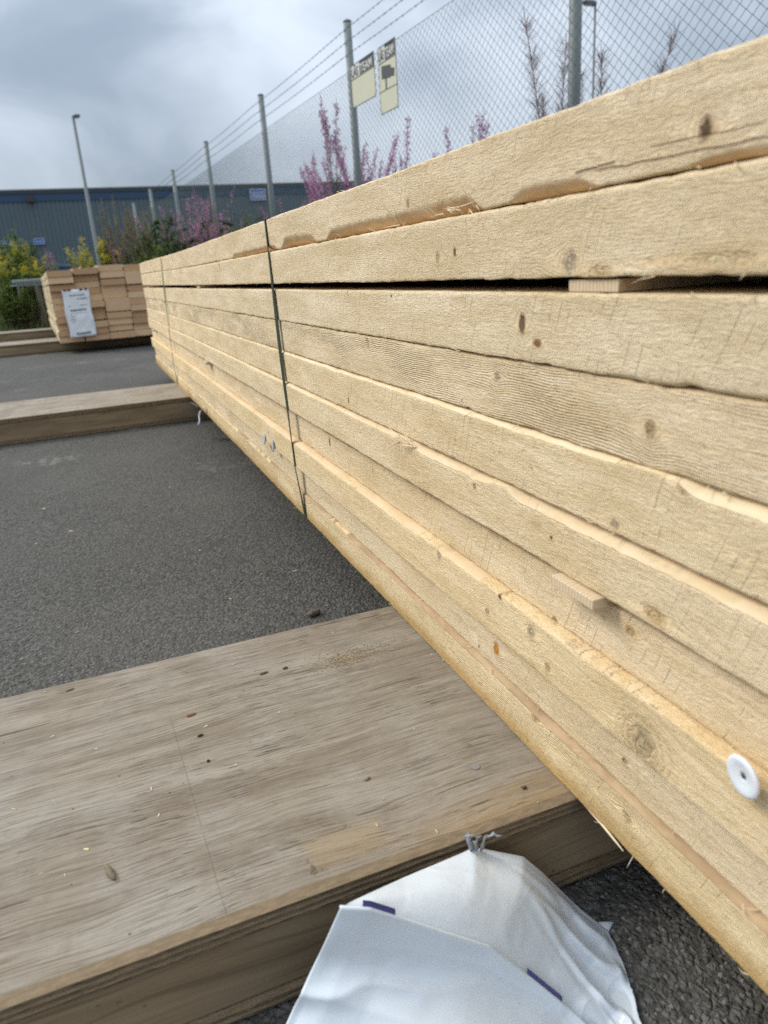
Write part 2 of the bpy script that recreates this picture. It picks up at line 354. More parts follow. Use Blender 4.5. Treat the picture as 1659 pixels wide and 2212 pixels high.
def side_ply(name, k=1.0):
    """brown faces of the skid: grain along x, soft knots"""
    m, q, b = new_mat(name)
    p = q.n('ShaderNodeTexCoord').outputs['Object']; x, y, z = q.xyz(p)
    zw = q.m('ADD', z, q.m('MULTIPLY', q.m('SUBTRACT', q.noise(q.vec(q.m('MULTIPLY', x, 4.0), 1.0, q.m('MULTIPLY', z, 12.0)), 1, 2), 0.5), 0.03))
    g = q.noise(q.vec(q.m('MULTIPLY', x, 5.0), q.m('MULTIPLY', y, 200.0), q.m('MULTIPLY', zw, 260.0)), 1, 4, 0.6, 0.2)
    bl = q.noise(q.vec(q.m('MULTIPLY', x, 3.0), q.m('MULTIPLY', y, 20.0), q.m('MULTIPLY', zw, 22.0)), 1, 3, 0.6)
    c = q.mix(q.ss(bl, 0.3, 0.7), (0.20*k, 0.145*k, 0.088*k), (0.34*k, 0.255*k, 0.158*k))
    c = q.mix(q.m('MULTIPLY', q.ss(g, 0.48, 0.72), 0.5), c, (0.12*k, 0.08*k, 0.045*k))
    d = q.ss(q.noise(p, 120.0, 2, 0.5), 0.70, 0.76)
    c = q.mix(q.m('MULTIPLY', d, 0.5), c, (0.05, 0.035, 0.02))
    setin(q, b, Base_Color=c, Roughness=0.78, Specular_IOR_Level=0.25, Normal=q.bump(g, 0.7, 0.0009))
    return m

def veneer_edge(name):
    m, q, b = new_mat(name)
    p = q.n('ShaderNodeTexCoord').outputs['Object']; x, y, z = q.xyz(p)
    n = q.noise(q.vec(q.m('MULTIPLY', x, 80.0), q.m('MULTIPLY', y, 300.0), q.m('MULTIPLY', z, 500.0)), 1, 4, 0.7)
    c = q.mix(q.ss(n, 0.35, 0.7), (0.075, 0.055, 0.035), (0.25, 0.185, 0.115))
    lay = q.ss(q.m('SINE', q.m('MULTIPLY', z, 1150.0)), -0.2, 0.3)
    c = q.mix(q.m('MULTIPLY', lay, 0.55), c, (0.29, 0.215, 0.135))
    setin(q, b, Base_Color=c, Roughness=0.85, Specular_IOR_Level=0.2, Normal=q.bump(n, 1.0, 0.0015))
    return m

def asphalt_mat():
    m, q, b = new_mat('asphalt')
    p = q.n('ShaderNodeTexCoord').outputs['Object']; x, y, z = q.xyz(p)
    p2 = q.vec(x, y, 0.0)
    wob = q.n('ShaderNodeTexNoise', {'Vector': p2, 'Scale': 90.0, 'Detail': 2.0}).outputs['Color']
    pw = q.vm('ADD', p2, q.vm('MULTIPLY', q.vm('SUBTRACT', wob, (0.5, 0.5, 0.5)), (0.008, 0.008, 0.0)))
    v1 = q.n('ShaderNodeTexVoronoi', {'Vector': pw, 'Scale': 215.0, 'Randomness': 1.0})
    v2 = q.n('ShaderNodeTexVoronoi', {'Vector': pw, 'Scale': 520.0, 'Randomness': 1.0})
    r1 = q.xyz(v1.outputs['Color'])[0]; r2 = q.xyz(v2.outputs['Color'])[0]
    n = q.noise(p2, 60.0, 5, 0.65); big = q.noise(p2, 1.6, 4, 0.6); mid = q.noise(p2, 11.0, 4, 0.6)
    c = q.mix(r1, (0.040, 0.038, 0.033), (0.165, 0.158, 0.143))
    c = q.mix(q.m('MULTIPLY', q.ss(r2, 0.55, 1.0), 0.4), c, (0.175, 0.168, 0.152))
    c = q.mix(q.m('MULTIPLY', q.ss(q.m('SUBTRACT', v1.outputs['Distance'], q.m('MULTIPLY', n, 0.3)), 0.32, 0.62), 0.65), c, (0.045, 0.043, 0.039))
    c = q.mix(q.m('MULTIPLY', q.ss(n, 0.55, 0.7), 0.45), c, (0.055, 0.052, 0.046))
    c = q.mix(q.m('MULTIPLY', q.ss(big, 0.40, 0.70), 0.40), c, (0.145, 0.137, 0.122))
    c = q.mix(q.m('MULTIPLY', q.ss(mid, 0.55, 0.75), 0.22), c, (0.15, 0.13, 0.10))
    c = q.mix(q.m('MULTIPLY', q.ss(q.noise(p2, 0.9, 5, 0.65, 0.6), 0.50, 0.66), 0.45), c, (0.060, 0.057, 0.051))
    c = q.mix(q.m('MULTIPLY', q.m('MULTIPLY', q.ss(q.noise(p2, 2.7, 3, 0.6), 0.60, 0.72), q.ss(q.noise(p2, 30.0, 4, 0.7), 0.46, 0.60)), 0.75), c, (0.30, 0.295, 0.28))
    sp = q.m('MULTIPLY', q.ss(v2.outputs['Distance'], 0.30, 0.12), q.ss(r2, 0.90, 0.95))
    c = q.mix(q.m('MULTIPLY', sp, 0.9), c, (0.46, 0.45, 0.42))
    h = q.m('ADD', q.m('MULTIPLY', q.ss(v1.outputs['Distance'], 0.75, 0.15), 0.8), q.m('MULTIPLY', q.noise(p2, 40.0, 5, 0.65), 1.4))
    h = q.m('ADD', h, q.m('MULTIPLY', q.ss(v2.outputs['Distance'], 0.7, 0.1), 0.25))
    c = q.mix(0.06, c, (0.18, 0.17, 0.15))
    setin(q, b, Base_Color=c, Roughness=0.85, Specular_IOR_Level=0.22, Normal=q.bump(h, 1.0, 0.0024))
    return m

M = {}
M['asphalt'] = asphalt_mat()
M['galv'] = plain('galvanised_steel', (0.20, 0.225, 0.225), 0.6, 0.25, 25, 0.15)
M['pole'] = plain('painted_lamp_pole', (0.17, 0.19, 0.185), 0.6, 0.15, 3)
M['wire'] = plain('fence_wire', (0.13, 0.155, 0.15), 0.55, 0.2, 40, 0.3)
M['strap'] = plain('green_strap', (0.030, 0.052, 0.030), 0.5, 0.25, 120, 0, 0.0004)
M['white_cap'] = plain('white_plastic_cap', (0.80, 0.82, 0.86), 0.35, 0.03, 40, Subsurface_Weight=0.15)
M['grey_cap'] = plain('grey_plastic_cap', (0.50, 0.56, 0.62), 0.35, 0.1, 200)
M['dark'] = plain('dark_steel', (0.06, 0.06, 0.065), 0.5, 0.3, 300, 0.6)

# ------------------------------------------------------------------ ground
g = MB(); g.grid([[(-400, -300, 0), (400, -300, 0)], [(-400, 900, 0), (400, 900, 0)]])
tag(g.build('ground', M['asphalt']), kind='structure')

def grass_soil():
    m, q, b = new_mat('grass_soil')
    p = q.n('ShaderNodeTexCoord').outputs['Object']
    n = q.noise(p, 3.0, 6, 0.7); n2 = q.noise(p, 40.0, 4, 0.7)
    c = q.mix(n, (0.045, 0.07, 0.018), (0.085, 0.105, 0.035))
    c = q.mix(q.m('MULTIPLY', q.ss(n2, 0.5, 0.7), 0.6), c, (0.10, 0.085, 0.045))
    setin(q, b, Base_Color=c, Roughness=0.9, Normal=q.bump(n2, 1, 0.02))
    return m
M['soil'] = grass_soil()
ys = np.linspace(10.6, 34, 24); xs = np.concatenate([np.linspace(-40, -6, 10), np.linspace(-5, 6, 30)])
X, Y = np.meshgrid(xs, ys)
Z = 0.02+0.12*sstep(Y, 10.6, 12.5)+0.05*fbm(X*.6, Y*.6, 5)*sstep(Y, 10.6, 11.4)+0.012*fbm(X*3, Y*3, 8)
Yj = Y+np.where(Y < 10.7, 0.12*fbm(X*2.5, X*0, 3), 0)
g = MB(); g.grid(np.stack([X, Yj, Z], -1)); tag(g.build('grass_verge', M['soil'], smooth=True), kind='structure')
# strip of rough ground under the fence beside the lumber
ys = np.linspace(-2, 12, 60); us = np.linspace(0, 1, 8); U, Y = np.meshgrid(us, ys)
FX0, FS = 2.9, -0.06
def fence_x(y): return FX0+FS*y
X = fence_x(Y)-0.75+0.1*fbm(Y*1.5, Y*0, 6)+U*2.2
Z = 0.006+0.05*np.sin(U*math.pi)+0.02*fbm(X*3, Y*3, 2)*np.sin(U*math.pi)
g = MB(); g.grid(np.stack([X, Y, Z], -1)); tag(g.build('fence_verge', M['soil'], smooth=True), kind='structure')

# ------------------------------------------------------------------ near lumber bundle
ZB = [0.0876, 0.0370, -0.0155, -0.0755, -0.127, -0.179, -0.2285, -0.2825, -0.331, -0.379, -0.427]
ROWS = []                                     # (z_top, z_bot, x offset of the front face)
OFF = [0.000, -0.001, 0.0, 0.0020, 0.000, -0.0030, 0.0085, -0.0030, 0.0080, 0.0045]
for r in range(10):
    zt = ZB[r]-0.0007; zb = ZB[r+1]+0.0006
    if r == 2: zt = -0.0245
    if r == 6: zt = -0.2375
    ROWS.append([zt+GZ, zb+GZ, 0.30+OFF[r]])
XF = 0.30
YA, YB_ = -0.40, 4.30
st = [YA]
while st[-1] < YB_:
    y = st[-1]; d = math.hypot(0.3, y)
    st.append(y+(0.012 if y < 0.12 else max(0.0022, 0.0058*d)))
ST = np.array(st); NSt = len(ST)

def prof(y, segs, seed, rag=0.22):
    """wane size along the board: list of (y0, y1, size)"""
    w = np.zeros_like(y)
    for (a, b_, s) in segs:
        e = min(0.035, (b_-a)*0.25)
        k = sstep(y, a, a+e)*(1-sstep(y, b_-e, b_))
        w = np.maximum(w, s*k*(1+rag*fbm(y*8, y*0, seed)+0.35*rag*vnoise(y*60, y*0, seed+5)+0.35*rag*vnoise(y*190, y*0, seed+7)))
    return np.clip(w, 0, None)

def board(parent, r, mat, top=(), bot=(), rough=0.00020, bow=0.0):
    zt, zb, x0 = ROWS[r]
    y = ST; one = np.ones_like(y)
    far = sstep(y, 2.2, 4.3)
    ztv = zt+0.0007*fbm(y*9, y*0, r+1)+0.0007*fbm(y*75, y*0, r+31)*1.0+bow*np.sin(y*1.3)
    zbv = zb+0.0007*fbm(y*8, y*0, r+11)+0.0008*fbm(y*70, y*0, r+51)+bow*np.sin(y*1.3)
    ztv += far*(0.016 if r == 0 else 0.010 if r == 1 else 0)*0.9
    zbv += far*(0.010 if r == 0 else 0.004 if r == 1 else 0)
    if r >= 5: ztv -= far*0.004*(r-4)/3; zbv -= far*0.004*(r-3)/3
    # small chips out of the arrises
    chip = np.clip(fbm(y*38, y*0, r+71)-0.42, 0, None)*0.006
    ztv -= chip*np.where(r == 0, 0.4, 1.0); zbv += np.clip(fbm(y*33, y*0, r+91)-0.45, 0, None)*0.006
    x0v = x0+0.0016*fbm(y*2.1, y*0, r+5)+0.0005*fbm(y*22, y*0, r+15)
    pt = prof(y, top, r+3); pb = prof(y, bot, r+13)
    wtz = np.maximum(pt, 0.0014*(1+0.7*vnoise(y*90, y*0, r)+0.4*vnoise(y*14, y*0, r+4)))
    wbz = np.maximum(pb, 0.0010*(1+0.6*vnoise(y*95, y*0, r+2)))
    wtx = wtz*(1.9 if r in (5, 7) else 1.3); wbx = wbz*(1.5 if r == 0 else 1.25)
    NF, NA = 20, 6
    cols = []; wn = []
    back = 0.30+0.195
    def put(xx, zz, w): cols.append((xx, zz)); wn.append(w)
    put(back*one, zbv, 0*one)
    def arc(t, wz, wx):                        # t 0 = on the face, 1 = on the horizontal side
        a = t*math.pi/2
        cx = wx*(0.5*t+0.5*(1-math.cos(a))); cz = wz*(0.5*t+0.5*math.sin(a)); return cx, cz
    for k in range(NA-1, -1, -1):
        cx, cz = arc(k/(NA-1), wbz, wbx); put(x0v+cx, zbv+wbz-cz, sstep(pb, 0.0018, 0.0030)*(1 if k else 0))
    for k in range(1, NF):
        put(x0v, (zbv+wbz)+(ztv-wtz-zbv-wbz)*k/NF, 0*one)
    for k in range(NA):
        cx, cz = arc(k/(NA-1), wtz, wtx); put(x0v+cx, ztv-wtz+cz, sstep(pt, 0.0026, 0.0036)*(1 if k else 0))
    put(back*one, ztv, 0*one)
    W = len(cols)
    P = np.zeros((NSt, W, 3))
    for j, (xx, zz) in enumerate(cols): P[:, j, 0] = xx; P[:, j, 1] = y; P[:, j, 2] = zz
    face = np.array([1 if NA < j < NA+NF else 0 for j in range(W)])
    yy = P[:, :, 1]; zz = P[:, :, 2]
    disp = rough*(fbm(yy*48, zz*190, r+7)*1.0+0.8*fbm(yy*120, zz*420, r+27)+0.6*vnoise((yy+0.2*zz)*88, zz*4, r+9))
    P[:, :, 0] -= disp*face[None, :]*1.0
    i = np.arange(NSt-1)[:, None]; j = np.arange(W-1)[None, :]
    F = np.stack([i*W+j, (i+1)*W+j, (i+1)*W+j+1, i*W+j+1], -1).reshape(-1, 4)
    F2 = np.stack([i[:, 0]*W+W-1, (i[:, 0]+1)*W+W-1, (i[:, 0]+1)*W, i[:, 0]*W], -1)
    F = np.concatenate([F, F2])
    me = bpy.data.meshes.new('board')
    me.vertices.add(NSt*W); me.vertices.foreach_set('co', P.reshape(-1))
    nf = len(F); caps = [list(range(W))[::-1], [(NSt-1)*W+k for k in range(W)]]
    me.loops.add(nf*4+2*W); me.polygons.add(nf+2)
    me.loops.foreach_set('vertex_index', np.concatenate([F.reshape(-1), np.array(caps[0]), np.array(caps[1])]))
    ls = np.concatenate([np.arange(nf)*4, [nf*4, nf*4+W]]); me.polygons.foreach_set('loop_start', ls)
    sm = np.ones(nf+2, bool); sm[nf:] = False; sm[-2-len(F2):] = False; me.polygons.foreach_set('use_smooth', sm)
    at_ = me.attributes.new('wane', 'FLOAT', 'POINT'); at_.data.foreach_set('value', np.stack(wn, 1).reshape(-1))
    me.update(calc_edges=True); me.validate()
    me.materials.append(mat)
    o = bpy.data.objects.new('board', me); C.objects.link(o); o.parent = parent
    return o, x0v

def kn(px, py, r, col, el=1.15):
    p = at(px, py, 0, XF); return (float(p[1]), float(p[2]), r, el, col)
KN = [
 [kn(1523, 277, .0062, DARK, .8), kn(1370, 150, .004, GREY), kn(880, 440, .004, BRN), kn(1290, 190, .003, BRN)],
 [kn(1235, 567, .0085, GREY, .95), kn(985, 545, .0042, DARK, .7), kn(948, 557, .0055, GREY, .8), kn(1300, 588, .0042, (.60, .42, .21), 3.2), kn(1560, 560, .0040, (.60, .44, .25), 6.0), kn(475, 575, .006, BRN), kn(390, 585, .006, BRN)],
 [kn(1127, 700, .0085, DARK, .62), kn(1160, 742, .0035, RED, 1.8), kn(845, 640, .002, DARK)],
 [kn(1400, 930, .0060, BRN, .9), kn(1070, 815, .0042, GREY), kn(600, 735, .004, BRN, .5)],
 [kn(753, 866, .0052, RED, .55), kn(1480, 1050, .0062, BRN, .8), kn(1330, 1135, .0040, GREY)],
 [kn(1195, 1160, .0018, DARK), kn(1030, 1050, .003, BRN), kn(1420, 1330, .006, (.50, .33, .15), 1.6)],
 [kn(701, 957, .0085, DARK, .45), kn(1180, 1345, .0035, BRN), kn(1340, 1370, .0045, (.40, .24, .10)), kn(792, 1020, .004, GREY, .5)],
 [kn(1395, 1605, .0130, (.44, .33, .19), 1.0), kn(1155, 1365, .0070, GREY, .9), kn(955, 1200, .0070, GREY, .8), kn(1088, 1288, .003, DARK), kn(1060, 1320, .0035, GREY), kn(1190, 1440, .004, (.42, .26, .11))],
 [kn(1057, 1407, .0080, RES, .75), kn(1330, 1650, .003, BRN), kn(1020, 1400, .0018, DARK)],
 [kn(1345, 1770, .0060, (.46, .31, .15), .9), kn(1150, 1550, .006, (.40, .24, .12), 1.2), kn(820, 1310, .005, (.45, .29, .12))],
]
def ck(ax, ay, bx, by, w):
    a = at(ax, ay, 0, XF); b_ = at(bx, by, 0, XF); return (float(b_[1]), float(a[1]), float(b_[2]), float(a[2]), w)
CK = {0: [ck(1278, 372, 1700, 288, .0009), ck(1400, 318, 1660, 262, .0006), ck(1240, 375, 1330, 352, .0012)]}
NB = empty('lumber_bundle', (0.0, 0.0, 0.0))
tag(NB, 'long strapped stack of pale rough-sawn boards running through the whole picture', 'lumber stack', 'bundles of sawn timber')
TOP = [
 [(-.4, 4.3, .0016)], [(-.4, 4.3, .0024)], [(-.4, 4.3, .0018)], [(-.4, .62, .0022), (.9, 1.15, .003)],
 [(.08, .325, .0080), (.345, 1.30, .0040), (1.26, 4.2, .0028)],
 [(-.1, .515, .0100), (.51, .71, .0088), (.72, 1.62, .0050), (1.60, 3.6, .0034)],
 [(-.4, 4.3, .0016)],
 [(.30, .50, .0030), (.53, .66, .0040), (.67, .92, .0050), (.93, 1.5, .0044), (1.5, 3.2, .0036)],
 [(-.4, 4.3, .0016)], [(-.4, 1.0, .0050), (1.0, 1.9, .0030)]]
BOT = [
 [(1.20, 1.62, .0080), (.985, 1.19, .0130), (.53, .955, .0118), (.39, .505, .0085), (.12, .34, .0040)],
 [], [(.18, .40, .0030)], [], [], [], [], [], [], []]
kw = [dict(ripple=.14, saw=.5, fuzz=1.1, cracks=CK[0]), dict(ripple=.16, saw=.6, fuzz=1.1), dict(ripple=.12, saw=1.0, fuzz=.9), dict(ripple=1.0, saw=.2, fuzz=.7),
      dict(ripple=.10, saw=1.0, fuzz=.9), dict(ripple=.25, saw=.5, fuzz=1.0), dict(ripple=.12, saw=1.0, fuzz=1.1), dict(ripple=.20, saw=.2, fuzz=1.0, streak=.5),
      dict(ripple=.45, saw=.4, fuzz=.9), dict(ripple=.8, saw=.7, fuzz=.8, golden=(ZB[10]+GZ+.004, ZB[9]+GZ-.020, .85))]
TN = [(.83, .665, .44), (.85, .685, .455), (.835, .68, .455), (.82, .66, .435), (.85, .675, .425), (.87, .69, .44), (.865, .685, .44), (.875, .68, .41), (.845, .68, .445), (.85, .67, .405)]
WN = {0: ((.64, .45, .26), (.78, .59, .38)), 4: ((.76, .61, .38), (.83, .69, .47)), 5: ((.70, .54, .33), (.78, .63, .42)), 7: ((.68, .51, .30), (.75, .59, .38)), 9: ((.36, .24, .135), (.50, .355, .21))}  # bottom board's brown top edge: ledge shade and dirt painted into its colour
X0V = []
for r in range(10):
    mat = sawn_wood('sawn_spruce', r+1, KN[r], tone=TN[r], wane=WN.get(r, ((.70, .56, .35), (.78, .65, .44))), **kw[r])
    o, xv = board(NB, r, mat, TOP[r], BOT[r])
    X0V.append(xv)
# the boards behind, packed in the same rows
M['spruce'] = sawn_wood('plain_spruce', 33)
for r in range(10):
    zt, zb, x0 = ROWS[r]
    for k in range(1, 4):
        b = MB(); j = random.uniform(-.02, .02)
        b.box(0.30+.199*k, 0.30+.199*k+.195, YA+j, YB_-.03+j, zb+.0004, zt-.0004)
        b.build('board', M['spruce'], NB)
def spacer_mat():
    m, q, b = new_mat('spacer_wood')
    p = q.n('ShaderNodeTexCoord').outputs['Object']; x, y, z = q.xyz(p)
    l = q.m('SINE', q.m('ADD', q.m('MULTIPLY', y, 2*math.pi/0.0036), q.m('MULTIPLY', q.noise(p, 90.0, 3, 0.6), 7.0)))
    g = q.noise(q.vec(q.m('MULTIPLY', x, 12.0), q.m('MULTIPLY', y, 350.0), q.m('MULTIPLY', z, 200.0)), 1, 3, 0.6)
    c = q.mix(q.ss(l, 0.2, 0.95), (0.72, 0.58, 0.40), (0.50, 0.36, 0.22))
    c = q.mix(q.m('MULTIPLY', g, 0.5), c, (0.62, 0.48, 0.31))
    setin(q, b, Base_Color=c, Roughness=.85, Specular_IOR_Level=.2, Normal=q.bump(g, .6, .0006)); return m
M['spacer'] = spacer_mat()
# spacers laid between the layers
for (z0, z1, out) in ((-0.0241, -0.0163, -.002), (-0.2372, -0.2293, .0095)):
    for (y0, y1) in ((.374, .425), (2.17, 2.22), (3.98, 4.03)):
        b = MB(); b.box(XF-out, XF+.77, y0, y1, z0+GZ, z1+GZ)
        o = b.build('spacer_strip', M['spacer'], NB)
        mod = o.modifiers.new('edge', 'BEVEL'); mod.width = .0006; mod.segments = 1

# straps: a ribbon pulled over the proud boards
def strap(yt, yb, width, seed):
    pts = []
    zt = ROWS[0][0]+.0015; zb = ROWS[9][1]-.0015
    def yof(z): return yt+(yb-yt)*(zt-z)/(zt-zb)
    ys_, zs_ = [], []
    pts.append((1.1, yt, zt+.0004)); pts.append((.315, yt, zt+.0006)); pts.append((.304, yt, zt-.0002))
    hull = []
    for r in range(10):
        a, b_, x0 = ROWS[r]
        w = {0: .0, 4: .004, 5: .006, 7: .006}.get(r, .001)
        xx = float(np.interp(yof((a+b_)/2), ST, X0V[r]))
        hull += [(a-w, xx), ((a+b_)/2, xx), (b_+(.012 if r == 0 else .0005), xx)]
    hull = [(zt-.002, hull[0][1])]+hull+[(zb+.003, hull[-1][1])]
    # lower convex chain in x (ribbon is taut: it touches only what sticks out)
    ch = []
    for z, x in hull:
        while len(ch) >= 2:
            (z1, x1), (z2, x2) = ch[-2], ch[-1]
            if (x2-x1)*(z1-z) >= (x-x1)*(z1-z2): ch.pop()
            else: break
        ch.append((z, x))
    zz = np.linspace(zt-.002, zb+.003, 60)
    cz = np.array([c[0] for c in ch])[::-1]; cx = np.array([c[1] for c in ch])[::-1]
    xs_ = np.interp(zz, cz, cx)-.0016
    for z, x in zip(zz, xs_): pts.append((x, yof(z), z))
    pts.append((.310, yb, zb-.0006)); pts.append((1.1, yb, zb-.0006))
    P = np.array(pts); n = len(P)
    w = width/2
    tw = .0010*np.sin(np.linspace(0, 9, n)+seed)
    th = .0009
    b = MB()
    nrm = np.zeros_like(P); tan = np.gradient(P, axis=0)
    nrm[:, 0] = -tan[:, 2]; nrm[:, 2] = tan[:, 0]; nrm /= np.linalg.norm(nrm, axis=1)[:, None]+1e-9
    sgn = np.where((nrm*np.array([-1, 0, 0])).sum(1) < -0.3, -1, 1)[:, None]
    L = P+np.array([0, w, 0])+nrm*tw[:, None]; R = P-np.array([0, w, 0])-nrm*tw[:, None]
    g4 = np.stack([L, R, R+nrm*th, L+nrm*th, L], 1)
    b.grid(g4)
    return b
strap(1.272, 1.222, .0125, 1).build('strap', M['strap'], NB)
M['strap2'] = plain('worn_green_strap', (0.15, 0.18, 0.11), 0.5, 0.25, 120)
strap(3.10, 3.25, .0135, 2).build('strap', M['strap2'], NB)

# plastic caps of the nails that held a wrapper
def cap(px, py, xo, rad, mat, tilt, parent, hole=True):
    c = at(px, py, 0, XF-xo)
    b = MB(); n = 28
    prof_ = [(.16, .2), (.30, .18), (.55, .30), (.80, .42), (.95, .36), (1.0, .22), (.93, .08), (.6, .0), (.18, -.05)]
    V = []
    for rr, hh in prof_:
        for k in range(n):
            a = k*2*math.pi/n; V.append((-hh*rad*.55, math.cos(a)*rr*rad, math.sin(a)*rr*rad))
    V = np.array(V); Rm = np.array((Matrix.Rotation(tilt[0], 3, 'Z') @ Matrix.Rotation(tilt[1], 3, 'Y')))
    V = V @ Rm.T + c
    m_ = len(prof_)
    F = [(i*n+j, i*n+(j+1) % n, ((i+1) % m_)*n+(j+1) % n, ((i+1) % m_)*n+j) for i in range(m_) for j in range(n)]
    b.add(V, F)
    o = b.build('plastic_cap', mat, parent, smooth=True)
    if not hole: return o
    k = MB(); nx = np.array([-1, 0, 0.]) @ Rm.T
    k.tube([c-nx*.004, c+nx*.0012, c+nx*.0018], [.0016, .0016, .0010], 8)
    k.build('nail', M['dark'], o)
    return o
cap(1610, 1676, .009, .0125, M['white_cap'], (math.radians(-7), math.radians(-4)), NB)
cap(572, 948, .003, .0125, M['grey_cap'], (math.radians(-4), math.radians(5)), NB, False)
cap(591, 963, .004, .0130, M['grey_cap'], (math.radians(-8), math.radians(0)), NB, False)
cap(370, 790, .003, .0130, M['grey_cap'], (math.radians(5), math.radians(-4)), NB, False)

# torn fibres and slivers standing out of the boards
def slivers(parent):
    b = MB(); r = random.Random(4)
    def sl(p, L, w, dirv):
        d = np.array(dirv); d = d/np.linalg.norm(d); p = np.array(p)
        mid = p+d*L*.5+np.array([-.0006, 0, r.uniform(-.001, .001)]); e = p+d*L
        b.tube([p, mid, e], [w, w*.8, w*.15], 4)
    p0 = at(880, 955, 0, XF-.0035)
    for k in range(16):
        sl(p0+np.array([.001, r.uniform(-.02, .03), r.uniform(-.004, .003)]), r.uniform(.012, .032), r.uniform(.0004, .0010), (-.25+r.uniform(-.2, .1), r.uniform(.2, 1.0), r.uniform(-.8, .4)))
    for px, py in ((1010, 445), (930, 465), (860, 485), (1000, 455), (960, 458)):
        p = at(px, py, 0, XF)
        for k in range(4): sl(p+np.array([.003, r.uniform(-.01, .01), r.uniform(-.002, .003)]), r.uniform(.01, .03), .0006, (-.2, r.uniform(-1, 1), r.uniform(-.4, .4)))
    for k in range(240):
        rr = r.randrange(10); y = .21+2.2*r.random()**1.6
        zt, zb, x0 = ROWS[rr]; z = zb if r.random() < .6 else zt
        sl((x0+.0006, y, z), r.uniform(.003, .011), r.uniform(.0002, .00055), (-.5, r.uniform(-1, 1), r.uniform(-.8, .5)))
    p = at(790, 727, 0, XF)
    for k in range(5): sl(p+np.array([0, r.uniform(-.004, .004), 0]), r.uniform(.008, .014), .0006, (-.5, r.uniform(-.6, .6), -.9))
    # long splinter hanging from the bottom arris
    ya, ye = at(1235, 1728, 0, XF)[1], at(1338, 1838, 0, XF)[1]
    zb9 = ROWS[9][1]; x9 = ROWS[9][2]
    pts = [np.array([x9+.0008-.0015*t, ya+(ye-ya)*t, zb9+.0012-.0052*t**1.8]) for t in np.linspace(0, 1, 8)]
    b.tube(pts, [.0010, .0013, .0014, .0014, .0013, .0012, .0009, .0003], 5)
    b.build('torn_fibres', M['sliver'], parent)['kind'] = 'stuff'
M['sliver'] = plain('torn_wood_fibre', (0.80, 0.65, 0.43), .8, .2, 90)
slivers(NB)
recenter(NB)

# ------------------------------------------------------------------ skids (box bearers of plywood and timber)
def skid(name, y0, y1, x0, x1, label, mats, rough=1.0, step=.02, ztop=.0948):
    top_m, side_m, edge_m = mats
    root = empty(name, ((x0+x1)/2, (y0+y1)/2, 0)); tag(root, label, 'timber skid', 'timber skids under the stacks')
    xs = np.arange(x0, x1+step, step); one = np.ones_like(xs)
    def layer(zlo, zhi, inset, amp, seed, nm, mat, plies):
        # profile of the sheet: top, front edge with each ply in or out a little, bottom, back edge
        pr = []
        nl = plies; t = (zhi-zlo)/nl
        pr.append((0, -.010, zhi)); pr.append((0, 0.0, zhi-.0006))
        for k in range(nl):
            ins = .0018 if k % 2 else .0
            pr.append((0, ins+.0002, zhi-k*t-.0008)); pr.append((0, ins+.0002, zhi-(k+1)*t+.0004))
        pr.append((0, .003, zlo))
        cols = []
        for kk, (_, ins, z) in enumerate(pr):
            a = amp*(0.3 if ins < -.001 else 1)
            yy = y0+inset-min(ins, 0)*1.0+max(ins, 0)+a*rough*(fbm(xs*60, one*kk*.7, seed)+.6*np.clip(fbm(xs*14, one, seed+4)-.2, 0, 1)*3*(1 if kk < 4 else .3))
            zz = z*one+(.0005*fbm(xs*30, one*2, seed+1) if kk < 2 else 0)
            cols.append(np.stack([xs, yy, zz], -1))
        nb = len(cols)
        cols = [np.stack([xs, one*(y1-inset), one*zlo], -1)]+cols[::-1]+[np.stack([xs, one*(y1-inset-.004), one*zhi], -1), np.stack([xs, one*(y1-inset), one*(zhi-.001)], -1)]
        P = np.stack(cols+[cols[0]], 1)
        b = MB(); h, w = P.shape[:2]
        F = [(i*w+j, (i+1)*w+j, (i+1)*w+j+1, i*w+j+1) for i in range(h-1) for j in range(w-1)]
        V = P.reshape(-1, 3)
        b.add(V, F)
        topj = nb
        b.mi = [0 if (j >= topj) else 1 for i in range(h-1) for j in range(w-1)]
        b.add(P[0][:-1], [tuple(range(w-1))], 1); b.add(P[-1][:-1], [tuple(range(w-1))[::-1]], 1)
        return b.build(nm, [mat, edge_m], root)
    layer(ztop-.0150, ztop, 0, .0006, 3, 'top_sheet', top_m, 5)
    layer(.001, .0135, .001, .0006, 9, 'bottom_sheet', top_m, 4)
    for k, (a, b_) in enumerate(((y0+.006, y0+.051), (y1-.051, y1-.006))):
        b = MB(); b.box(x0+.01, x1-.01, a, b_, .0137, ztop-.0152)
        o = b.build('timber_rail', side_m, root); md = o.modifiers.new('edge', 'BEVEL'); md.width = .0025; md.segments = 2
    recenter(root)
    return root
M['side'] = side_ply('skid_side'); M['edge'] = veneer_edge('veneer_edge')
SKX = 0.0
top1 = grey_ply('weathered_plywood')
S1 = skid('timber_skid', .405, .813, -1.0, 1.25, 'wide weathered plywood-topped skid in the foreground with torn white plastic in front', (top1, M['side'], M['edge']), step=.006)
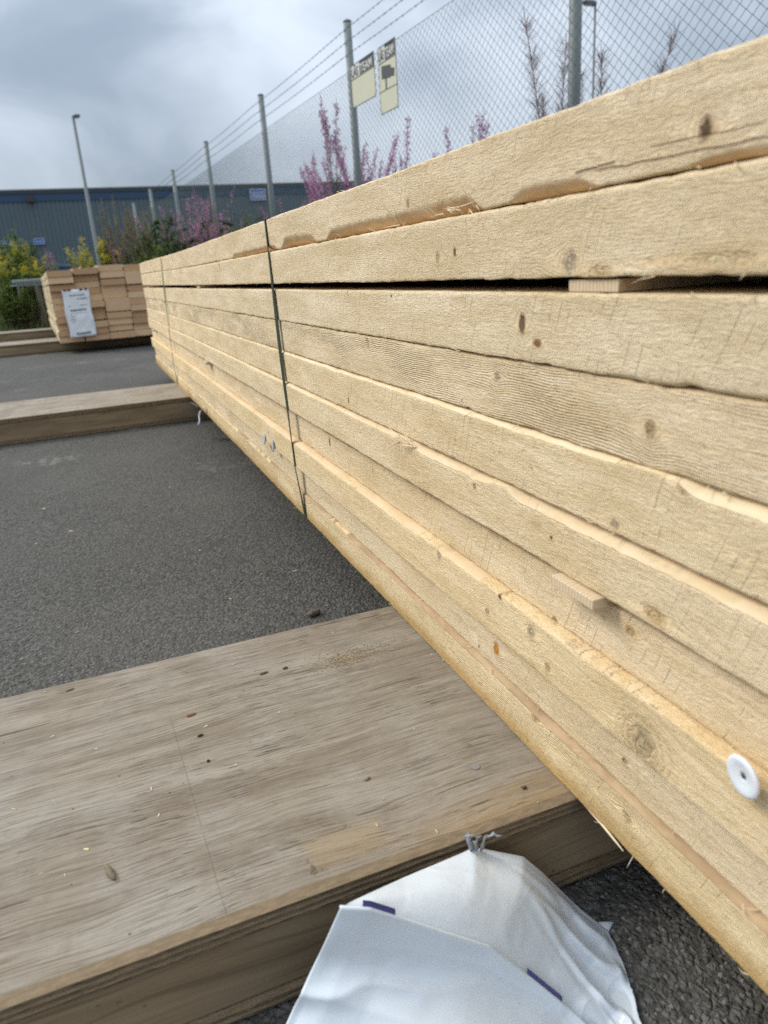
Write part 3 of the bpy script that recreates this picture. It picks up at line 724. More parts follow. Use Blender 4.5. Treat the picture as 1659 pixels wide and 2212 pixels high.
# the wear on the foreground sheet is placed on the sheet itself (its own coordinates)
L0 = S1.location
def loc(px, py): p = at(px, py, 2, .0948); return p[0]-L0[0], p[1]-L0[1]
a = loc(492, 1985); b_ = loc(365, 1540)
s0 = loc(640, 1860); s1 = loc(860, 1790); 
rect = (loc(660, 1850)[0], loc(835, 1790)[0], loc(700, 1880)[1], loc(700, 1800)[1])
bpy.data.materials.remove(top1)
top1 = grey_ply('weathered_plywood', line=(a[0], (b_[0]-a[0])/(b_[1]-a[1]), a[1], b_[1]), stain=rect, warm_edge=.405-L0[1])
for c in S1.children:
    if c.name.startswith(('top_sheet', 'bottom_sheet')): c.data.materials[0] = top1
M['plyfar'] = grey_ply('weathered_plywood_pale', tone=1.15)
S2 = skid('timber_skid', 2.875, 3.335, -2.6, 1.3, 'brown-sided skid with pale grey top crossing the asphalt under the long stack', (M['plyfar'], M['side'], M['edge']), step=.03)
S3 = skid('timber_skid', 7.03, 7.55, -5.0, 1.6, 'nearer of two far skids, carrying the front of the short board stack', (M['plyfar'], M['side'], M['edge']), step=.08)
S4 = skid('timber_skid', 9.2, 9.65, -5.0, 1.6, 'farthest skid, along the edge of the grass behind the short board stack', (M['plyfar'], M['side'], M['edge']), step=.08)

# nail head in the foreground sheet
p = at(1027, 1657, 2, .0948)
b = MB(); b.tube([(p[0], p[1], .085), (p[0], p[1], .0957)], .0040, 14); o = b.build('nail_head', plain('old_nail', (.30, .29, .27), .5, .3, 900, .4)); o.parent = S1; o.data.transform(Matrix.Translation(-S1.location))

# ------------------------------------------------------------------ torn white wrapper in the foreground
def film_mat(name, col, dirt=True):
    m, q, b = new_mat(name)
    p = q.n('ShaderNodeTexCoord').outputs['Object']
    n = q.noise(p, 22.0, 4, 0.6, 0.6); n2 = q.noise(p, 90.0, 3, 0.6)
    c = q.mix(n, tuple(k*0.95 for k in col), col)
    if dirt:
        v = q.n('ShaderNodeTexVoronoi', {'Vector': p, 'Scale': 300.0})
        k = q.m('MULTIPLY', q.ss(v.outputs['Distance'], 0.20, 0.10), q.ss(q.xyz(v.outputs['Color'])[0], 0.88, 0.93))
        c = q.mix(q.m('MULTIPLY', k, 0.45), c, (0.20, 0.17, 0.13))
        sm = q.ss(q.noise(p, 9.0, 5, 0.7, 1.0), 0.56, 0.72)
        c = q.mix(q.m('MULTIPLY', sm, 0.16), c, (0.45, 0.44, 0.42))
    cr = lambda sc, o: q.m('POWER', q.m('SUBTRACT', 1.0, q.m('MULTIPLY', q.m('ABSOLUTE', q.m('SUBTRACT', q.noise(q.vm('ADD', p, (o, o, 0.0)), sc, 1, 0.4, 1.4), 0.5)), 2.0)), 14.0)
    fold_m = q.ss(q.noise(p, 7.0, 2, 0.5), 0.40, 0.62)
    h = q.m('ADD', q.m('MULTIPLY', n, 0.5), q.m('MULTIPLY', q.m('ADD', q.m('MULTIPLY', cr(8.0, 0.0), 0.8), q.m('MULTIPLY', cr(15.0, 3.0), 0.15)), fold_m))
    setin(q, b, Base_Color=c, Roughness=q.lin(n2, 0.3, 0.7, 0.13, 0.22), Specular_IOR_Level=0.6, Normal=q.bump(h, 0.34, 0.0045))
    return m
M['film'] = film_mat('white_plastic_film', (0.70, 0.76, 0.815))
M['film_print'] = plain('purple_print', (0.075, 0.07, 0.21), 0.35, .1, 90)
M['film_grey'] = film_mat('grey_plastic_film', (0.30, 0.32, 0.34), False)

def curve3(pts, n):
    Q = []
    for px, py, yy in pts:
        p = at(px, py, 1, yy)
        if p[2] < 0.004: p = at(px, py, 2, 0.004)
        Q.append(p)
    Q = np.array(Q); s = np.concatenate([[0], np.cumsum(np.linalg.norm(np.diff(Q, axis=0), axis=1))]); t = np.linspace(0, s[-1], n)
    return np.stack([np.interp(t, s, Q[:, k]) for k in range(3)], -1)
WRAP = empty('plastic_wrapper', (0.20, 0.33, 0.0))
tag(WRAP, 'torn white plastic wrapper with purple print crumpled against the foreground skid', 'plastic wrap')
NU, NV = 150, 80
outer = curve3([(735, 1960, .362), (870, 1898, .386), (1000, 1843, .3985), (1024, 1831, .4005), (1052, 1836, .400), (1130, 1851, .393), (1172, 1886, .387), (1240, 1952, .376), (1312, 2012, .366), (1342, 2072, .348), (1366, 2140, .325), (1386, 2212, .30), (1405, 2310, .268)], NU)
fold = curve3([(735, 1960, .360), (800, 1963, .353), (885, 1990, .346), (975, 2020, .337), (1060, 2047, .330), (1150, 2115, .318), (1230, 2180, .305), (1290, 2236, .294), (1400, 2335, .268)], NU)
v = np.linspace(0, 1, NV)[:, None, None]
A = outer[None]*(1-v)+(fold+np.array([.002, .004, -.007]))[None]*v
tip = outer[int(NU*.36)]
rel = A-tip; ang = np.arctan2(rel[..., 1], rel[..., 0]); dist = np.linalg.norm(rel, axis=-1)
nrmA = np.array([.12, -.55, .83])
uu = np.linspace(0, 1, NU)[None, :]; vv = np.linspace(0, 1, NV)[:, None]
wp = 1.1*fbm(A[..., 0]*14, A[..., 1]*14, 40)
rid = (1-np.abs(fbm(ang*2.6+wp, dist*7.0, 21, 2)))**5*.010-.003
rid2 = (1-np.abs(fbm(ang*5+4+1.6*wp, dist*16.0, 22, 2)))**7*.0020
def blur(a, n):
    for _ in range(n):
        a = np.pad(a, 1, mode='edge'); a = (a[1:-1, 1:-1]*2+a[:-2, 1:-1]+a[2:, 1:-1]+a[1:-1, :-2]+a[1:-1, 2:])/6
    return a
rid = blur(rid, 6); rid2 = blur(rid2, 3)
wgt = sstep(uu, .34, .60)*sstep(vv, 0.0, .2)*(1-.85*sstep(vv, .75, 1))
soft = .004*fbm(A[..., 0]*12, A[..., 1]*12, 4)*sstep(vv, 0, .3)*(1-sstep(vv, .8, 1))
belly = .012*np.sin(np.clip(vv, 0, 1)*math.pi)*np.sin(np.clip(uu*1.15, 0, 1)*math.pi)
A = A+nrmA*((rid+rid2)*wgt*np.clip(dist/.10, .2, 1.3)+soft+belly)[..., None]
A[..., 2] = np.maximum(A[..., 2], .0025)
edge = .0025*fbm(np.linspace(0, 60, NU), np.zeros(NU), 9)*sstep(np.linspace(0, 1, NU), .62, .7); A[0] += edge[:, None]*np.array([.8, .5, 0])
b = MB(); b.grid(A)
# little tabs of film on the right rim
for (px, py, yy, dx, dy) in ((1300, 2008, .366, 26, -2), (1336, 2058, .35, 22, 14)):
    p0 = at(px-8, py-12, 1, yy); p1 = at(px+dx, py+dy-6, 1, yy-.006); p2 = at(px+4, py+26, 1, yy-.012)
    b.add([p0+np.array([0, 0, .002]), p1+np.array([0, 0, .004]), p2+np.array([0, 0, .002])], [(0, 1, 2)])
o = b.build('rear_film', M['film'], WRAP, smooth=True)
md = o.modifiers.new('thickness', 'SOLIDIFY'); md.thickness = .0006
lowr = curve3([(560, 2330, .350), (700, 2370, .338), (900, 2400, .320), (1150, 2420, .298), (1400, 2440, .266)], NU)
left = curve3([(735, 1960, .360), (688, 2066, .360), (640, 2160, .358), (560, 2330, .350)], NV)
v = np.linspace(0, 1, NV)
B = fold[None]*(1-v[:, None, None])+lowr[None]*v[:, None, None]
cor = left-(fold[0]*(1-v[:, None])+lowr[0]*v[:, None])
B = B+cor[:, None, :]*((1-uu[0])**2)[None, :, None]
nb = np.array([-.25, -.80, .45])
dB = (-.010*np.sin(np.clip(vv/.5, 0, 1)*math.pi)+.030*sstep(vv, .30, .95))*np.sin(np.clip(uu, 0.02, 1)*math.pi)**.6+.0035*fbm(B[..., 0]*16, B[..., 2]*30, 6)*sstep(vv, .05, .3)
dg = (B[..., 0]-.1)*.7+(B[..., 2]-.05)*1.3
dB += (1-np.abs(fbm(dg*16, (B[..., 0]-B[..., 2])*5, 12, 2)))**4*.0045*sstep(vv, .12, .5)
B = B+nb*dB[..., None]
B[..., 2] = np.maximum(B[..., 2], .003)
# the fold is a rounded lip running back under itself
lip = []
for k, (dy, dz) in enumerate(((.0042, -.0075), (.0030, -.0030), (.0016, -.0004))): lip.append(fold+np.array([0, dy, dz]))
B = np.concatenate([np.array(lip), B])
b = MB(); b.grid(B)
o = b.build('folded_flap', M['film'], WRAP, smooth=True)
md = o.modifiers.new('thickness', 'SOLIDIFY'); md.thickness = .0006
def bar(p, q_, hgt):
    i0 = int(np.argmin([np.linalg.norm(f-p) for f in fold])); i1 = int(np.argmin([np.linalg.norm(f-q_) for f in fold]))
    F = fold[i0:i1+1]
    lo = F+np.array([0, .0010, -.0008]); hi = F+np.array([.0008, .0022, hgt])
    b = MB(); b.grid(np.stack([lo, hi], 0)); b.grid(np.stack([lo+np.array([0, .0006, 0]), hi+np.array([0, .0006, 0])], 0))
    b.build('printed_mark', M['film_print'], WRAP)
for (a0, a1, h) in (((785, 1962, .354), (856, 1980, .348), .0040), ((1142, 2110, .319), (1216, 2168, .308), .0042), ((1282, 2228, .296), (1320, 2262, .288), .0042)):
    bar(at(a0[0], a0[1], 1, a0[2]), at(a1[0], a1[1], 1, a1[2]), h)
# torn grey strip at the tip
b = MB(); r = random.Random(3)
for (pts, w) in ((((1022, 1836), (1012, 1816), (1008, 1800), (1020, 1804)), .0022), (((1040, 1838), (1046, 1812), (1062, 1800), (1080, 1806)), .0018), (((1030, 1836), (1026, 1818), (1034, 1806)), .0016)):
    Q = np.array([at(px, py, 1, .397-.004*k) for k, (px, py) in enumerate(pts)])
    s = np.linspace(0, len(Q)-1, 12); Q = np.stack([np.interp(s, range(len(Q)), Q[:, k]) for k in range(3)], -1)
    W = np.array([(w*(1+.4*math.sin(k*1.3)), .001*math.sin(k), .0012*math.cos(k*1.7)) for k in range(12)])
    b.grid(np.stack([Q-W, Q+W*.2, Q+W], 0))
o = b.build('torn_strip', M['film_grey'], WRAP, smooth=True); md = o.modifiers.new('thickness', 'SOLIDIFY'); md.thickness = .0004
recenter(WRAP)

# strip of torn film hanging under the long stack
PS = empty('plastic_scrap', tuple(at(432, 895, 0, .297))); tag(PS, 'small torn strip of grey-white film dangling from the bottom edge of the long stack', 'plastic scrap')
Q = np.array([at(px, py, 0, .2965-.004*k) for k, (px, py) in enumerate(((441, 879), (436, 885), (430, 895), (432, 908), (428, 920)))])
s = np.linspace(0, 4, 16); Q = np.stack([np.interp(s, range(5), Q[:, k]) for k in range(3)], -1)
W = np.array([(.001, .011*(1+.3*math.sin(k*1.1)), .004*math.cos(k)) for k in range(16)])
b = MB(); b.grid(np.stack([Q-W, Q+np.array([-.003, 0, 0]), Q+W], 0)); o = b.build('film', film_mat('torn_film', (.62, .66, .70), False), PS, smooth=True)
o.modifiers.new('thickness', 'SOLIDIFY').thickness = .0005
b = MB(); b.tube([at(412, 870, 0, .297), at(420, 874, 0, .296), at(428, 880, 0, .2965)], [.003, .005, .002], 5); b.build('dark_film', M['dark'], PS)
recenter(PS)

# ------------------------------------------------------------------ crumbs and splinters lying about
def lump(name, p, size, col, label, cat, seed, rz=0., n=10, rough=.3):
    r = np.random.default_rng(seed)
    b = MB(); V = []; L, W, H = size
    t = np.linspace(-1, 1, n)
    for k in t:
        rr = max(.12, (1-abs(k)**2.6))**.5
        for j in range(8):
            a = j*math.pi/4
            V.append((k*L/2, math.cos(a)*W/2*rr*(1+rough*r.uniform(-1, 1)), H*.45+math.sin(a)*H/2*rr*(1+rough*r.uniform(-1, 1))))
    F = [(i*8+j, i*8+(j+1) % 8, (i+1)*8+(j+1) % 8, (i+1)*8+j) for i in range(n-1) for j in range(8)]+[tuple(range(8))[::-1], tuple((n-1)*8+j for j in range(8))]
    b.add(V, F); o = b.build(name, plain(name+'_stuff', col, .9, .45, 500, 0, .0006), smooth=True); o.location = p; o.rotation_euler = (0, 0, rz)
    tag(o, label, cat); return o
ZT = .0949
def top(px, py): return tuple(at(px, py, 2, ZT))
lump('bark_piece', top(238, 1888), (.0190, .0050, .0045), (.20, .165, .105), 'curled piece of bark lying near the left on the foreground skid', 'bark', 1, math.radians(108))
lump('wood_crumb', top(433, 1590), (.0060, .0026, .002), (.05, .038, .025), 'dark oblong crumb beside the scored line on the foreground skid', 'crumb', 2, .1)
lump('wood_crumb', top(450, 1645), (.0032, .0026, .002), (.045, .036, .025), 'tiny round dark crumb just below the oblong one on the foreground skid', 'crumb', 3, .6)
lump('wood_crumb', top(413, 1545), (.010, .0045, .0012), (.17, .075, .03), 'flat rusty brown chip above the oblong dark crumb on the foreground skid', 'crumb', 4, .15)
lump('wood_crumb', top(616, 1444), (.0062, .0042, .002), (.09, .075, .055), 'grey grain of stone left of the sawdust on the foreground skid', 'crumb', 5, .3)
lump('wood_crumb', top(570, 1455), (.010, .003, .002), (.13, .10, .045), 'thin olive sliver left of the grey grain of stone on the skid', 'crumb', 6, .1)
lump('wood_crumb', top(793, 1683), (.006, .003, .002), (.30, .21, .12), 'pale brown crumb left of the nail head on the foreground skid', 'crumb', 7, .4)
lump('wood_crumb', top(151, 1491), (.009, .003, .0015), (.19, .12, .075), 'brown flake at the far edge of the foreground skid, near the asphalt', 'crumb', 8, .2)
lump('wood_crumb', top(1133, 1703), (.0045, .003, .002), (.09, .045, .03), 'dark crumb right of the nail head beneath the long stack', 'crumb', 9, .2)
p = at(678, 1328, 2, .002); lump('dirt_clod', (p[0], p[1], 0.001), (.022, .014, .010), (.13, .105, .07), 'brown clod of dirt on the asphalt beside the foreground skid', 'clod', 10, .2)

def chips(name, n, zfun, pos, smin, smax, mat, label, cat):
    r = random.Random(name); b = MB()
    for k in range(n):
        x, y = pos(r); z = zfun(x, y); L = r.uniform(smin, smax); W = L*r.uniform(.12, .4); a = r.uniform(-.5, .5) if r.random() < .6 else r.uniform(0, 3.1)
        c, s = math.cos(a), math.sin(a); t = r.uniform(.1, .5)*W
        V = [(x+c*u*L-s*w*W, y+s*u*L+c*w*W, z+.0003+t*(w+.5)+r.uniform(0, .0004)) for u, w in ((-.5, -.3), (.5, -.5), (.4, .5), (-.45, .4))]
        V += [(x+c*u*L-s*w*W, y+s*u*L+c*w*W, z-.0002) for u, w in ((-.5, -.3), (.5, -.5), (.4, .5), (-.45, .4))]
        b.add(V, [(0, 1, 2, 3), (0, 4, 5, 1), (1, 5, 6, 2), (2, 6, 7, 3), (3, 7, 4, 0)])
    o = b.build(name, mat); tag(o, label, cat, kind='stuff'); return o
M['chip'] = plain('pale_wood_chip', (.66, .54, .34), .8, .2, 200)
M['dust'] = plain('sawdust', (.40, .315, .20), .9, .35, 400)
sp = at(748, 1418, 2, ZT)
def spos(r):
    a = abs(r.gauss(0, 1)); t = r.uniform(0, 6.283); return sp[0]+.030*a*math.cos(t)+.004, sp[1]+.013*a*math.sin(t)-.002
chips('sawdust', 750, lambda x, y: ZT, spos, .0006, .0026, M['dust'], 'sprinkle of sawdust on the foreground skid', 'sawdust')
def skpos(r): return r.uniform(-.25, .32), r.uniform(.41, .81)
chips('wood_chips', 34, lambda x, y: ZT, skpos, .0012, .0050, M['chip'], 'pale wood chips scattered over the foreground skid', 'wood chips')
def aspos(r): y = .85+2.0*r.random()**1.6; return r.uniform(-.25*y-.15, .32+.1*y), y
chips('asphalt_chips', 45, lambda x, y: 0.001, aspos, .003, .009, M['chip'], 'pale splinters scattered on the asphalt', 'wood chips')
def grav(r): y = .84+2.2*r.random()**1.8; return r.uniform(-.25*y-.15, .5), y
M['grit'] = plain('grey_grit', (.17, .165, .155), .9, .5, 300)
b = MB(); r = random.Random(12)
for k in range(1500):
    if k < 1150: x, y = grav(r)
    else: x, y = r.uniform(.18, .48), r.uniform(.12, .40)
    s = r.uniform(.0008, .0028)
    V = [(x+s*r.uniform(.6, 1.2)*math.cos(t), y+s*r.uniform(.6, 1.2)*math.sin(t), 0) for t in (0, 1.3, 2.5, 3.8, 5.1)]+[(x+s*.2, y, s*r.uniform(.6, 1.1))]
    b.add(V, [(i, (i+1) % 5, 5) for i in range(5)])
tag(b.build('grit', M['grit']), 'loose grit on the asphalt', 'grit', kind='stuff')

# ------------------------------------------------------------------ the short stack beyond
def endgrain():
    m, q, b = new_mat('end_grain')
    tc = q.n('ShaderNodeTexCoord'); p = tc.outputs['Object']; x, y, z = q.xyz(p)
    rnd = q.n('ShaderNodeObjectInfo').outputs['Random']
    o = q.m('MULTIPLY', rnd, 37.0)
    pv = q.vec(q.m('ADD', x, o), q.m('MULTIPLY', y, .2), q.m('ADD', z, o))
    n = q.noise(pv, 18.0, 4, 0.6); f = q.noise(pv, 220.0, 3, 0.6)
    dx = q.m('SUBTRACT', x, q.m('MULTIPLY', q.m('SUBTRACT', rnd, .5), .2)); dz = q.m('ADD', z, q.m('ADD', .02, q.m('MULTIPLY', rnd, .09)))
    rr = q.m('SQRT', q.m('ADD', q.m('MULTIPLY', dx, dx), q.m('MULTIPLY', dz, dz)))
    ring = q.m('MULTIPLY', q.m('ADD', q.m('SINE', q.m('MULTIPLY', q.m('ADD', rr, q.m('MULTIPLY', n, .01)), 900.0)), 1.0), .5)
    c = q.mix(rnd, (0.56, 0.33, 0.18), (0.92, 0.64, 0.39))
    c = q.mix(q.m('MULTIPLY', n, .45), c, (0.46, 0.26, 0.14))
    c = q.mix(q.m('MULTIPLY', ring, .25), c, (0.27, 0.15, 0.08))
    setin(q, b, Base_Color=c, Roughness=.85, Specular_IOR_Level=.2, Normal=q.bump(f, .6, .001))
    return m
M['end'] = endgrain()
M['spruce_far'] = sawn_wood('pale_spruce_far', 51, tone=(.64, .53, .35))
fb = at(131, 742, 2, .0956)
FB = empty('lumber_bundle', (fb[0], fb[1], .0956), math.radians(3.4))
tag(FB, 'short stack of planks seen from their brown cut ends, with a white label stapled on', 'lumber stack', 'bundles of sawn timber')
NC, NR, BW, BH = 6, 11, .1930, .0523
r = random.Random(21)
PX = 0.199
for c in range(NC):
    z = 0.0
    k = 0
    BH = .0523+r.uniform(-.0016, .0008)
    while k < NR:
        h = BH-.0026
        rowh = BH+(r.uniform(.003, .008) if r.random() < .10 else 0)
        if r.random() < .16 and k < NR-2 and c > 0: rowh = BH*2; h = rowh-.0015      # a heavier piece, two courses high
        b = MB()
        x0 = c*PX+r.uniform(-.004, .004); w = BW+r.uniform(-.004, .005); y0 = r.uniform(-.026, .040)
        wz = r.uniform(.005, .016) if r.random() < .3 else .001
        L = 3.6
        prof_ = [(x0, 0), (x0+w-.002, 0), (x0+w, .002), (x0+w, h-.001), (x0+w-.001, h)]
        if r.random() < .5: prof_ += [(x0+wz*2.2, h), (x0+wz, h-wz*.25), (x0, h-wz)]
        else: prof_ = [(x0+wz*2.2, 0), (x0+w, 0), (x0+w, h), (x0+.001, h), (x0, h-.001), (x0, wz), (x0+wz, wz*.3)]
        npf = len(prof_)
        zc = z+h/2
        V = [(px_, y0, pz) for px_, pz in prof_]+[(px_, y0+L, pz) for px_, pz in prof_]
        b.add(V, [tuple((i, (i+1) % npf, (i+1) % npf+npf, i+npf)) for i in range(npf)], 0)
        b.add(V, [tuple(range(npf))[::-1], tuple(range(npf, 2*npf))], 1)
        o = b.build('board', [M['spruce_far'], M['end']], FB); o.location = (0, 0, z); 
        z += rowh; k += 2 if rowh > BH*1.5 else 1
# label sheet with rows of print
b = MB(); nu, nv = 14, 22; lx0, lx1, lz0, lz1 = .082, .288, .035, .412
P = np.zeros((nv, nu, 3))
for i in range(nv):
    for j in range(nu):
        u = j/(nu-1); v_ = i/(nv-1)
        P[i, j] = (lx0+(lx1-lx0)*u+.004*math.sin(v_*9), -.0275-.013*max(0, fbm(np.array(u*2+v_*3.2), np.array(v_*4-u*2.), 31))-.002*math.sin(u*5+v_*7)**2, lz0+(lz1-lz0)*v_+.006*u)
b.grid(P)
lb = b.build('label_sheet', film_mat('label_plastic', (.80, .82, .84), False), FB, smooth=True); lb.modifiers.new('thickness', 'SOLIDIFY').thickness = .0006
b = MB(); r = random.Random(8)
def dash(u0, u1, v0, v1):
    def pt(u, v_):
        j = u*(nu-1); i = v_*(nv-1); i0, j0 = int(min(i, nv-2)), int(min(j, nu-2)); fi, fj = i-i0, j-j0
        return (P[i0, j0]*(1-fi)*(1-fj)+P[i0+1, j0]*fi*(1-fj)+P[i0, j0+1]*(1-fi)*fj+P[i0+1, j0+1]*fi*fj)-np.array([0, .0012, 0])
    b.add([pt(u0, v0), pt(u1, v0), pt(u1, v1), pt(u0, v1)], [(0, 1, 2, 3)])
for (v0, h, u0, u1, dn) in ((.865, .03, .25, .80, 1), (.79, .028, .5, .9, 1), (.655, .022, .16, .24, 1), (.655, .022, .6, .85, .6), (.55, .045, .22, .82, 1), (.50, .008, .2, .85, .5), (.44, .014, .18, .34, .7), (.40, .014, .18, .32, .7), (.36, .014, .18, .36, .7), (.31, .012, .18, .32, .6), (.05, .06, .25, .8, 1.4)):
    u = u0
    while u < u1:
        w = r.uniform(.012, .035)/dn; dash(u, min(u+w, u1), v0, v0+h*r.uniform(.75, 1)); u += w+r.uniform(.008, .018)/dn
b.build('print', plain('label_ink', (.10, .11, .11), .6), lb)['kind'] = 'stuff'
for u in (.12, .28, .72, .9):
    b = MB(); b.box(lx0+(lx1-lx0)*u-.012, lx0+(lx1-lx0)*u+.016, -.0345, -.0325, lz1-.006, lz1+.006)
    b.build('staple', M['dark'], lb)
for yy in (.7, 2.6):
    b = MB(); t = .0015; wd = NC*PX
    for (a0, a1, z0, z1) in ((-.006-t, -.006, -.002, NR*BH+.004), (wd, wd+t, -.002, NR*BH+.004), (-.006-t, wd+t, NR*BH+.002, NR*BH+.004)): b.box(a0, a1, yy, yy+.016, z0, z1)
    b.build('strap', M['strap'], FB)

# ------------------------------------------------------------------ chain-link fence with barbed wire
fdir = np.array([FS, 1, 0.]); fdir /= np.linalg.norm(fdir)
fnorm = np.array([-fdir[1], fdir[0], 0.])     # towards the lumber
FROT = math.atan2(-fdir[0], fdir[1])
FE = empty('chain_link_fence', (fence_x(0.76), 0.76, 0), FROT)
tag(FE, 'tall galvanised chain-link fence with three barbed wires on top', 'fence')
postY = [0.74, 3.744, 6.754, 9.437, 12.51, 15.55, 18.55, 21.55]
TOPZ = 2.53; MESHZ = 2.15
b = MB(); b.tube([(0, 0, -.1), (0, 0, TOPZ)], .034, 14); 
pm = b.mesh('post', M['galv'], True)
for p_ in pm.polygons:
    if len(p_.vertices) > 4: p_.use_smooth = False
b = MB(); b.tube([(0, 0, 0), (0, 0, .012), (0, 0, .022)], [.0365, .0365, .020], 14); capm = b.mesh('post_cap', M['galv'], True)
for yy in postY:
    s = (yy-.76)/fdir[1]
    o = bpy.data.objects.new('post', pm); C.objects.link(o); o.parent = FE; o.location = (0, s, 0)
    k = bpy.data.objects.new('post_cap', capm); C.objects.link(k); k.parent = o; k.location = (0, 0, TOPZ-.008)
# one bay of woven wire, shared by all bays
pitch = .0335; bayL = 3.0; nb_ = int(round(bayL/pitch)); pitch = bayL/nb_; dz = .0285; nz = int(2.10/dz)
b = MB(); wr = .0015
zs = .05+np.arange(nz+1)*dz
V = []; F = []; n0 = 0
tri = np.array([(math.cos(a), math.sin(a)) for a in (0.5, 2.6, 4.7)])
for i in range(nb_):
    odd = np.arange(nz+1) % 2
    yy = i*pitch+np.where(odd == 1, pitch/2*1.0+pitch/2*.04, -pitch/2*.04)+pitch*.25
    yy = i*pitch+odd*pitch*1.03-.015*pitch
    yy = (i+((np.arange(nz+1)+i) % 2)*1.0)*pitch
    xx = np.where((odd+i) % 2 == 1, .0016, -.0016)
    pts = np.stack([xx, yy, zs+(0)], -1)
    R_ = np.zeros((nz+1, 3, 3)); R_[:, :, 0] = pts[:, None, 0]+tri[None, :, 0]*wr; R_[:, :, 1] = pts[:, None, 1]+tri[None, :, 1]*wr*1.25; R_[:, :, 2] = pts[:, None, 2]
    V.append(R_.reshape(-1, 3))
    F += [(n0+k*3+j, n0+k*3+(j+1) % 3, n0+(k+1)*3+(j+1) % 3, n0+(k+1)*3+j) for k in range(nz) for j in range(3)]
    n0 += (nz+1)*3
b.add(np.concatenate(V), F)
bay = b.mesh('woven_wire', M['wire'], True)
for i in range(7):
    o = bpy.data.objects.new('woven_wire', bay); C.objects.link(o); o.parent = FE; o.location = (-.042, i*bayL, 0); o['kind'] = 'stuff'
for z in (MESHZ-.015, 1.1):
    b = MB(); b.tube([(-.044, 0, z), (-.044, 21, z)], .0022, 5); b.build('line_wire', M['wire'], FE)
for z in (2.27, 2.365, 2.46):
    b = MB(); r = random.Random(int(z*100))
    n = 240; s = np.linspace(-.5, 21, n*3)
    sag = -.012*np.abs(np.sin(s*math.pi/3.0))
    for ph in (0, math.pi):
        b.tube(np.stack([-.036+.0018*np.cos(s*40+ph), s, z+sag+.0018*np.sin(s*40+ph)], -1), .0014, 3)
    for k in range(214):
        y = -.4+k*.1; zz = z-.012*abs(math.sin(y*math.pi/3.0)); a = r.uniform(0, 3.14)
        for a_ in (a, a+1.5):
            d = np.array([math.cos(a_)*.013, r.uniform(-.005, .005), math.sin(a_)*.013]); c0 = np.array([-.036, y, zz]); b.tube([c0-d, c0, c0+d], [.0006, .0016, .0006], 3)
    b.build('barbed_wire', M['wire'], FE)

# ------------------------------------------------------------------ signs on the fence
M['sign_face'] = plain('cream_sign_face', (.58, .58, .44), .45, .06, 6)
M['sign_black'] = plain('sign_black', (.03, .03, .028), .5, .2, 30)
M['sign_white'] = plain('sign_white', (.62, .62, .60), .45, .08, 30)
M['sign_grey'] = plain('sign_grey', (.075, .08, .085), .5, .2, 30)
def text(body, size, mat, parent, loc_, name='lettering', sx=1.0):
    cu = bpy.data.curves.new(name, 'FONT'); cu.body = body; cu.size = size; cu.extrude = .0006; cu.align_x = 'LEFT'; cu.materials.append(mat)
    cu.offset = size*.022
    o = bpy.data.objects.new(name, cu); C.objects.link(o); o.parent = parent; o.location = loc_; o.scale = (sx, 1, 1)
    o.rotation_euler = (math.pi/2, 0, 0)
    bpy.context.view_layer.update()
    me = bpy.data.meshes.new_from_object(o.evaluated_get(bpy.context.evaluated_depsgraph_get()))
    n = bpy.data.objects.new(name, me); C.objects.link(n); n.parent = parent; n.location = loc_; n.scale = (sx, 1, 1); n.rotation_euler = (math.pi/2, 0, 0)
    bpy.data.objects.remove(o); n.name = name; n['kind'] = 'stuff'
    return n
